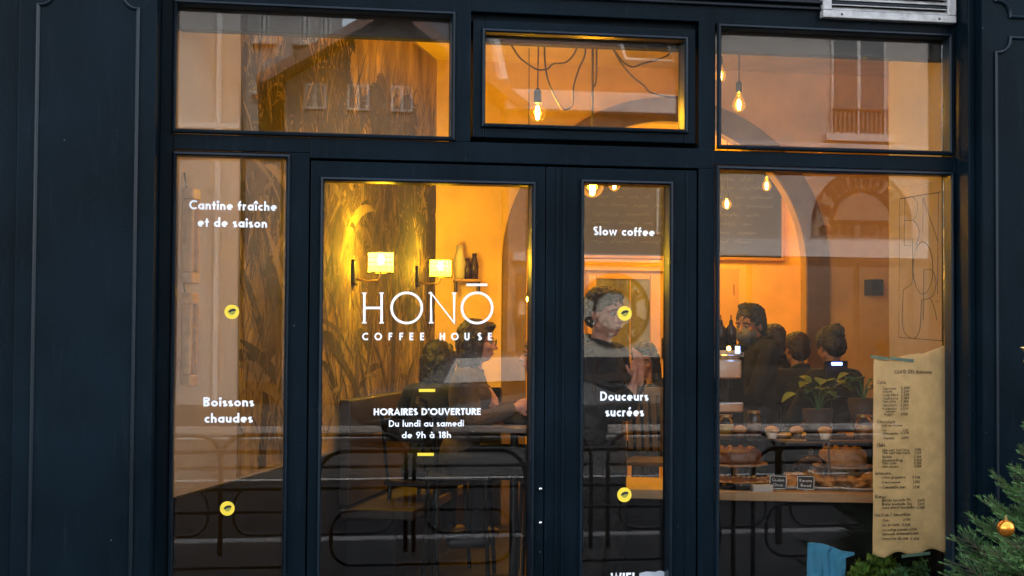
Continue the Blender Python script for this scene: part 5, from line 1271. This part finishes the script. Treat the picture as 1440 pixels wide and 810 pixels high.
    if not mask: MB().ell(H(.0925, 0, -.0605), .006, .021, .0045, HR, 8).build('mouth', 'lip', r, smooth=True)
    if mask: 
        q = MB().ell(H(.045, 0, -.05), .068, .07, .062, HR).build('face_mask', 'mask', r, smooth=True)
    if glasses:
        g_ = MB()
        for s in (1, -1):
            g_.tube([H(.106, s*(.034+.021*math.cos(2*PI*k/16)), .004+.017*math.sin(2*PI*k/16)) for k in range(17)], .002, 5); g_.tube([H(.104, s*.055, .01), H(.0, s*.082, .012)], .002, 5)
        g_.tube([H(.106, -.012, .006), H(.106, .012, .006)], .002, 5); g_.build('glasses', 'metal_black', r)
    return r
def stand_at(px, py_head, Y, standing=True, sc=1.0, hz=0, lean=0):
    """floor position so that the head centre appears at the given spot; returns loc"""
    q = P(px, py_head, Y); top = ((.93 if standing else .50)+.52+.155+hz)*sc
    return (q.x, Y, q.z-top)
# barista, masked, looking left and down
l = stand_at(1066, 458, 2.35); person('masked young man in dark top standing behind the counter, short black hair', (l[0], l[1], ZF), PI*1.02,
    dict(elL=(.12, .24, 1.12), wrL=(.33, .13, 1.03), elR=(.1, -.25, 1.12), wrR=(.32, -.12, 1.0), hz=l[2]-ZF, hx=.02), hair='hair_black', hairstyle='short', mask=True, head=(-.35+.9, .12, 0), top='cloth_black')
# man by the door
l = stand_at(849, 441, .66); person('man in charcoal coat with cropped hair standing just inside the narrow door pane', (l[0]-.02, l[1], l[2]), -.7,
    dict(elL=(.05, .2, 1.12), wrL=(.2, .03, 1.28), hdL=(.1, -.2, 1), hsL=(.3, 1, 0), elR=(.06, -.24, 1.1), wrR=(.2, -.06, 1.22), hdR=(.15, .3, .9), hsR=(.3, -1, 0)), hair='hair_brown', hairstyle='cropped', head=(-.3, .08, .05), top='cloth_grey', skin='skin2')
# woman resting face on hands
l = stand_at(914, 503, 4.0, False); person('woman with long black hair seated by the back door, face resting on both hands', (l[0], l[1], l[2]), -2.1,
    dict(elL=(.3, .13, .76), wrL=(.17, .045, .98), hdL=(-.2, -.15, 1), elR=(.3, -.13, .76), wrR=(.17, -.045, .98), hdR=(-.2, .15, 1), lean=.1, hz=-.02), hair='hair_black', hairstyle='long', sitting=True, head=(0, .2, 0), female=True)
# woman with glasses facing right
l = stand_at(648, 492, 2.4, False); person('woman in brown tweed with glasses and dark bob seated facing right', (l[0], l[1], l[2]), -.25,
    dict(elL=(.12, .22, .74), wrL=(.34, .14, .80), elR=(.1, -.22, .72), wrR=(.33, -.12, .8), lean=.06), hair='hair_brown', hairstyle='bob', top='cloth_beige', sitting=True, head=(.05, .05, 0), glasses=True, female=True, skin='skin2', sc=1.04)
# dark-haired woman beside her, from behind
l = stand_at(603, 508, 2.75, False); person('woman with black bob and coat, back turned, beside the one with glasses', (l[0], l[1], l[2]), .9,
    dict(elL=(.1, .3, .76), wrL=(.25, .42, .78), elR=(.12, -.25, .74), wrR=(.33, -.1, .8), lean=.08), hair='hair_black', hairstyle='bob', top='cloth_black', sitting=True, head=(0, .1, 0), female=True)
# companion hidden behind the door stile, hand reaching out
l = stand_at(777, 500, 2.5, False); person('companion mostly hidden behind the door stile, one bare hand gesturing over the table', (l[0], l[1], l[2]), PI-.1,
    dict(elL=(.2, .22, .74), wrL=(.36, .15, .86), hdL=(.5, .2, .9), elR=(.12, -.24, .74), wrR=(.34, -.1, .82), lean=.05), hair='hair_brown', hairstyle='short', top='cloth_black', sitting=True, skin='skin2')
# dim figure at the till
l = stand_at(1172, 488, 2.75); person('dark haired person standing in shadow behind the till screen', (l[0], l[1], l[2]), 1.8,
    dict(elL=(.1, .25, 1.12), wrL=(.3, .12, 1.1), elR=(.1, -.25, 1.12), wrR=(.3, -.12, 1.1)), hair='hair_black', hairstyle='bun', top='cloth_black', head=(0, .3, 0), female=True)
# the shoulders of two guests further back
l = stand_at(1128, 492, 3.9, False); person('guest in dark coat seated far back between the masked man and the till', (l[0], l[1], l[2]), 1.7,
    dict(lean=.05), hair='hair_brown', hairstyle='cropped', top='cloth_grey', sitting=True)
l = stand_at(1097, 480, 4.3, False); person('guest with short grey-brown hair seated farthest back under the arch', (l[0], l[1], l[2]), 2.0,
    dict(lean=.05), hair='hair_brown', hairstyle='bob', top='cloth_black', sitting=True)
# chairs under the seated people
def chair_for(px, Y, zfoot, rz, lab):
    q = P(px, 500, Y); r = thing('cafe_chair', lab, 'chair', (q.x, Y, ZF), rz, 'dark cafe chairs'); zs = zfoot-ZF+.43
    MB().box(-.2, .2, -.2, .2, zs-.03, zs).build('seat', 'darkwood', r, .006)
    for a, b in ((-.17, -.17), (.17, -.17), (-.17, .17), (.17, .17)): MB().tube([(a, b, zs-.0305), (a*1.15, b*1.15, 0)], .013, 8).build('leg', 'metal_black', r)
    MB().tube([(-.18, -.18, zs), (-.24, -.19, zs+.42), (-.26, 0, zs+.45), (-.24, .19, zs+.42), (-.18, .18, zs)], .012, 8).build('back_hoop', 'metal_black', r)
    MB().obox((-.23, 0, zs+.32), (.014, 0, .0), (0, .34, 0), (-.02, 0, .14)).build('backrest', 'darkwood', r, .004)
for (px_, Y_, pyh, rz_, lab) in ((914, 4.0, 503, -2.1, 'dark chair of the woman by the back door'), (648, 2.4, 492, -.25, 'dark chair under the woman with glasses'), (603, 2.75, 508, .9, 'dark chair under the woman in the black coat'),
    (777, 2.5, 500, PI-.1, 'dark chair of the companion hidden by the door stile'), (1128, 3.9, 492, 2.4, 'dark chair of the guest far back beside the till'), (1097, 4.3, 480, 2.0, 'dark chair of the farthest guest under the arch')):
    l = stand_at(px_, pyh, Y_, False); chair_for(px_, Y_, l[2], rz_, lab)
# orange paper bag on the table by the woman
M['bag'] = mat('orange_kraft', (.6, .27, .06), .7, var=.1)
p = P(881, 548, 3.3); bag = thing('paper_bag', 'small orange paper bag standing on the table left of the woman', 'bag', (p.x, p.y, P(868, 552, 3.4).z+.0005))
MB().add([(-.09, -.05, 0), (.09, -.05, 0), (.09, .05, 0), (-.09, .05, 0), (-.07, -.01, .2), (.03, -.01, .24), (.03, .01, .24), (-.07, .01, .2)], [(3, 2, 1, 0), (0, 1, 5, 4), (1, 2, 6, 5), (2, 3, 7, 6), (3, 0, 4, 7), (4, 5, 6, 7)]).build('bag_body', 'bag', bag, .004)
MB().obox((-.02, 0, .23), (.11, 0, .045), (0, .014, 0), (-.01, 0, .03)).build('folded_top', 'bag', bag, .002)
# ================================================================== PLANTS, CLOTH, CRATE INSIDE THE WINDOW
M['lettuce'] = mat('curly_green_leaf', (.08, .22, .03), .5, col2=(.22, .42, .08), vscale=14)
M['lettuce2'] = mat('bluegreen_leaf', (.05, .17, .07), .5, col2=(.13, .32, .12), vscale=14)
M['bluecloth'] = mat('sky_blue_cloth', (.06, .28, .46), .9, var=.12, vscale=8, bump=.5, bscale=90)
M['terracotta'] = mat('dark_pot', (.05, .025, .015), .7)
zc_ = P(1240, 830, .3).z
cr = thing('wooden_crate', 'low dark wooden crate standing inside the foot of the right window', 'crate', (0, 0, 0))
ca, cb2 = P(1120, 830, .2).x, P(1345, 830, .2).x
for k in range(3): rbox('plank', 'darkwood', cr, ca, cb2, .1, .115, zc_-.32+k*.11, zc_-.32+k*.11+.095, .003)
for k in range(3): rbox('plank', 'darkwood', cr, ca, cb2, .45, .465, zc_-.32+k*.11, zc_-.32+k*.11+.095, .003)
rbox('crate_floor', 'darkwood', cr, ca, cb2, .116, .449, zc_-.36, zc_-.34); 
for a in (ca, cb2-.03): rbox('corner_post', 'darkwood', cr, a, a+.03, .1155, .1455, ZF, zc_-.02); rbox('corner_post', 'darkwood', cr, a, a+.03, .42, .4495, ZF, zc_-.02)
def curly(px, py, Y, R_, lab, m='lettuce', n=26, cat='lettuce'):
    c = P(px, py, Y); r = thing('potted_lettuce', lab, cat, (c.x, Y, c.z-R_))
    MB().lathe([(0, -.22), (R_*.5, -.22), (R_*.62, -.02), (R_*.55, -.02), (0, -.04)], n=18).build('pot', 'terracotta', r, smooth=True)
    for k in range(n):
        th = k*2.4; tilt = .15+1.1*(k/n); L_ = R_*(1.5-.35*k/n)*random.uniform(.85, 1.1); nu, nv = 8, 6; vs = []; fs = []
        for v in range(nv+1):
            t = v/nv
            for u in range(nu+1):
                s = u/nu*2-1; w_ = R_*.55*math.sin(PI*min(1, t*.75+.12)); fr_ = (t**2+abs(s)**3*.7)*R_*.17
                x = t*L_*math.sin(tilt*(.5+.7*t)); z = t*L_*math.cos(tilt*(.5+.7*t)); y = s*w_
                x += fr_*math.sin(s*17+k)+abs(s)*R_*-.15; z += fr_*math.cos(s*14+t*6+k*1.7)
                vs.append((x*math.cos(th)-y*math.sin(th), x*math.sin(th)+y*math.cos(th), z))
        for v in range(nv):
            for u in range(nu): a = v*(nu+1)+u; fs.append((a, a+1, a+nu+2, a+nu+1))
        MB().add(vs, fs).build('leaf', m, r, smooth=True)
    return r
curly(1212, 800, .26, .062, 'bright green curly lettuce nearest the blue cloth')
curly(1240, 786, .32, .078, 'tallest dark green curly lettuce left of the menu foot')
curly(1268, 806, .22, .06, 'blue-green curly leaf plant under the torn menu corner', 'lettuce2')
curly(1303, 795, .3, .085, 'large rounded green lettuce under the right half of the menu', 'lettuce2', 30)
bc = thing('blue_cloth', 'sky blue cloth hanging over the crate edge at the foot of the right window', 'cloth')
nx, nz = 26, 22; vs = []; fs = []
for j_ in range(nz+1):
    for i in range(nx+1):
        u, v = i/nx, j_/nz; top = 764+u*9-3*math.sin(u*5) ; xx = 1136+u*(50+ (7 if v < .08 else 0))-4*v*(1-u)+2*math.sin(v*6)*u
        if v < .06 and u > .85: top += 0; xx += 6*(u-.85)/.15
        q = P(xx, top+v*85, .16); vs.append((q.x, .16+.012*math.sin(u*11+v*3)+.008*math.sin(u*23-v*5)-.02*v, q.z))
for j_ in range(nz):
    for i in range(nx): a = j_*(nx+1)+i; fs.append((a, a+nx+1, a+nx+2, a+1))
o = MB().add(vs, fs).build('cloth_sheet', 'bluecloth', bc, smooth=True); so = o.modifiers.new('s', 'SOLIDIFY'); so.thickness = .002
# leafy plant behind the counter
def leafy(px, py, Y, lab, n, L_, m='leafgreen', pot=True, spread=1.0, base=None):
    c = P(px, py, Y); r = thing('leafy_plant', lab, 'plant', (c.x, c.y, c.z))
    if pot: MB().lathe([(0, -.16), (.06, -.16), (.085, 0), (.075, 0), (0, -.02)], n=18).build('pot', 'terracotta', r, smooth=True)
    for k in range(n):
        th = k*2.4+random.uniform(-.3, .3); el_ = random.uniform(.5, 1.35); d_ = Vector((math.cos(th)*math.cos(el_)*spread, math.sin(th)*math.cos(el_)*.6, math.sin(el_)))
        ln = L_*random.uniform(.7, 1.15); b_ = d_*ln*.55
        st = MB().tube([(0, 0, -.02), b_*.5+Vector((0, 0, .02)), b_], .003, 5); st.build('stem', m, r)
        out = Vector((d_.x, d_.y, .1)).normalized(); sd_ = out.cross(Vector((0, 0, 1))).normalized(); vs = []; fs = []; nn_ = 7
        for q in range(nn_+1):
            t = q/nn_; w_ = ln*.26*math.sin(PI*min(1, t**.8*.97+.015)); p_ = b_+out*ln*.62*t+Vector((0, 0, ln*(.18*t-.42*t*t)))
            vs += [p_-sd_*w_+Vector((0, 0, w_*.25)), p_, p_+sd_*w_+Vector((0, 0, w_*.25))]
        for q in range(nn_): a = 3*q; fs += [(a, a+1, a+4, a+3), (a+1, a+2, a+5, a+4)]
        MB().add(vs, fs).build('leaf', m, r, smooth=True)
    return r
leafy(1150, 575, 1.25, 'broad leaved green plant behind the cakes', 15, .24, spread=1.1)
leafy(1214, 560, 1.0, 'second leafy plant partly behind the menu paper', 10, .22)
# ================================================================== CHRISTMAS TREE (outside, right)
M['needle'] = mat('fir_needles', (.015, .055, .012), .6, col2=(.045, .11, .022), vscale=5)
M['needle2'] = mat('fir_new_needles', (.04, .11, .022), .6, col2=(.08, .17, .035), vscale=7)
M['bark'] = mat('fir_bark', (.06, .035, .02), .9)
M['bauble'] = mat('orange_gold_bauble', (.75, .25, .03), .22, metal=.85)
tx_ = P(1511, 480, -.72); TH = 1.5
tree = thing('christmas_tree', 'green fir christmas tree beside the right pilaster, branches reaching into frame', 'tree', (tx_.x, -.72, 0))
MB().tube([(0, 0, 0), (.005, 0, TH*.5), (0, 0, TH)], [.035, .02, .004], 10).build('trunk', 'bark', tree)
def branch_mesh(L_, seed):
    rn = random.Random(seed); w = MB(); nd = MB(); nd2 = MB()
    def axis(t): return Vector((L_*t, 0, -.10*L_*math.sin(t*2.2)+.13*L_*t*t))
    w.tube([axis(k/6) for k in range(7)], [.006*(1-k/8) for k in range(7)], 5)
    segs = [([axis(k/10) for k in range(11)], .1)]
    m = max(3, int(L_/.04))
    for i in range(m):
        t = .14+.8*i/m
        for sd_ in (-1, 1):
            tl = L_*(.50*(1-t)+.12)*rn.uniform(.8, 1.15); a = axis(t); d_ = Vector((.72, sd_*.7, rn.uniform(-.05, .22))).normalized()
            pts = [a+d_*tl*q/5+Vector((tl*.1*(q/5)**2, 0, tl*.07*(q/5)**2)) for q in range(6)]
            w.tube(pts, [.0032, .0028, .0024, .002, .0016, .001], 4); segs.append((pts, 0))
            if tl > .11:
                for s2 in (-1, 1):
                    a2 = pts[2]; d2 = (d_+Vector((0, 0, 0))+d_.cross(Vector((0, 0, 1)))*s2*.8).normalized(); segs.append(([a2+d2*tl*.42*q/4 for q in range(5)], 0))
    for pts, st in segs:
        tot = sum((pts[k+1]-pts[k]).length for k in range(len(pts)-1)); cnt_ = int(tot/.0024)
        for c in range(cnt_):
            f = c/cnt_*(len(pts)-1); k = min(int(f), len(pts)-2); p_ = pts[k].lerp(pts[k+1], f-k); ax = (pts[k+1]-pts[k]).normalized()
            o_ = ax.orthogonal().normalized(); b_ = ax.cross(o_); an = rn.uniform(0, 2*PI); rad_ = o_*math.cos(an)+b_*math.sin(an)
            if rad_.z < -.3: rad_.z *= .3
            ln = rn.uniform(.017, .026)*(1 if c/cnt_ < .93 else .75); d_ = (ax*rn.uniform(.5, .9)+rad_*.85).normalized(); sd_ = d_.cross(rad_ if abs(d_.dot(rad_)) < .9 else o_).normalized()*.0013
            tgt = nd2 if c/cnt_ > .72 else nd
            e_ = p_+d_*ln; tgt.add([p_-sd_, p_+sd_, e_+sd_*.4, e_-sd_*.4], [(0, 1, 2, 3)])
    return w, nd, nd2
protos = []
for i, L_ in enumerate((.52, .42, .33, .24, .15)):
    for v in range(2): protos.append((L_, branch_mesh(L_, i*7+v)))
pm_ = []
for L_, (w, nd, nd2) in protos:
    ms = []
    for q, mt in ((w, 'bark'), (nd, 'needle'), (nd2, 'needle2')):
        me = bpy.data.meshes.new('branch'); me.from_pydata(q.v, [], q.f); me.materials.append(M[mt]); ms.append(me)
    pm_.append((L_, ms))
rn = random.Random(5); z = .25; k = 0
while z < TH-.03:
    Lw = (TH-z)*.47+.03
    nb = 8 if z < 1.2 else 5
    for b_ in range(nb):
        L_ = Lw*rn.uniform(.85, 1.12); cand = min(pm_, key=lambda q: abs(q[0]-L_)+rn.random()*.05)
        s_ = L_/cand[0]; up_ = -(.18+.45*(z/TH))+rn.uniform(-.08, .08)
        ob = bpy.data.objects.new('branch', cand[1][0]); COL.objects.link(ob); ob.parent = tree
        ob.location = (0, 0, z+rn.uniform(-.02, .02)); ob.scale = (s_, s_, s_); ob.rotation_euler = (rn.uniform(-.25, .25), up_, k*1.1+b_*2*PI/nb+rn.uniform(-.15, .15))
        for me, nm in ((cand[1][1], 'needles'), (cand[1][2], 'needles')):
            n_ = bpy.data.objects.new(nm, me); COL.objects.link(n_); n_.parent = ob; n_['kind'] = 'stuff'
    k += 1; z += .095
def bauble(px, py, Y, R_, lab, m='bauble'):
    c = P(px, py, Y); r = thing('bauble', lab, 'bauble', (c.x, c.y, c.z), 0)
    MB().ell((0, 0, 0), R_, R_, R_, n=20).build('ball', m, r, smooth=True)
    MB().lathe([(0, R_*.95), (R_*.2, R_*.95), (R_*.2, R_*1.2), (0, R_*1.22)], n=12).build('cap', 'brass', r)
    MB().tube([(R_*.1*math.cos(a), 0, R_*1.35+R_*.12*math.sin(a)) for a in [2*PI*q/12 for q in range(13)]], .0009, 5).build('hook', 'brass', r)
bauble(1414.5, 743, -1.02, .0335, 'orange gold bauble hanging on the front of the christmas tree')
tx_ = P(1450, 494, -.72)
st = thing('tree_star', 'small gold star on the tip of the christmas tree, cut by the frame edge', 'star', (tx_.x, -.72, tx_.z))
s_ = MB(); pts = [(math.cos(PI/2+PI*k_/5)*(.055 if k_ % 2 == 0 else .024), math.sin(PI/2+PI*k_/5)*(.055 if k_ % 2 == 0 else .024)) for k_ in range(10)]
s_.add([(a, -.004, b) for a, b in pts]+[(a, .004, b) for a, b in pts]+[(0, -.014, 0), (0, .014, 0)], [(20, k_, (k_+1) % 10) for k_ in range(10)]+[(21, 10+(k_+1) % 10, 10+k_) for k_ in range(10)]+[(k_, 10+k_, 10+(k_+1) % 10, (k_+1) % 10) for k_ in range(10)]).build('star_body', 'brass', st)
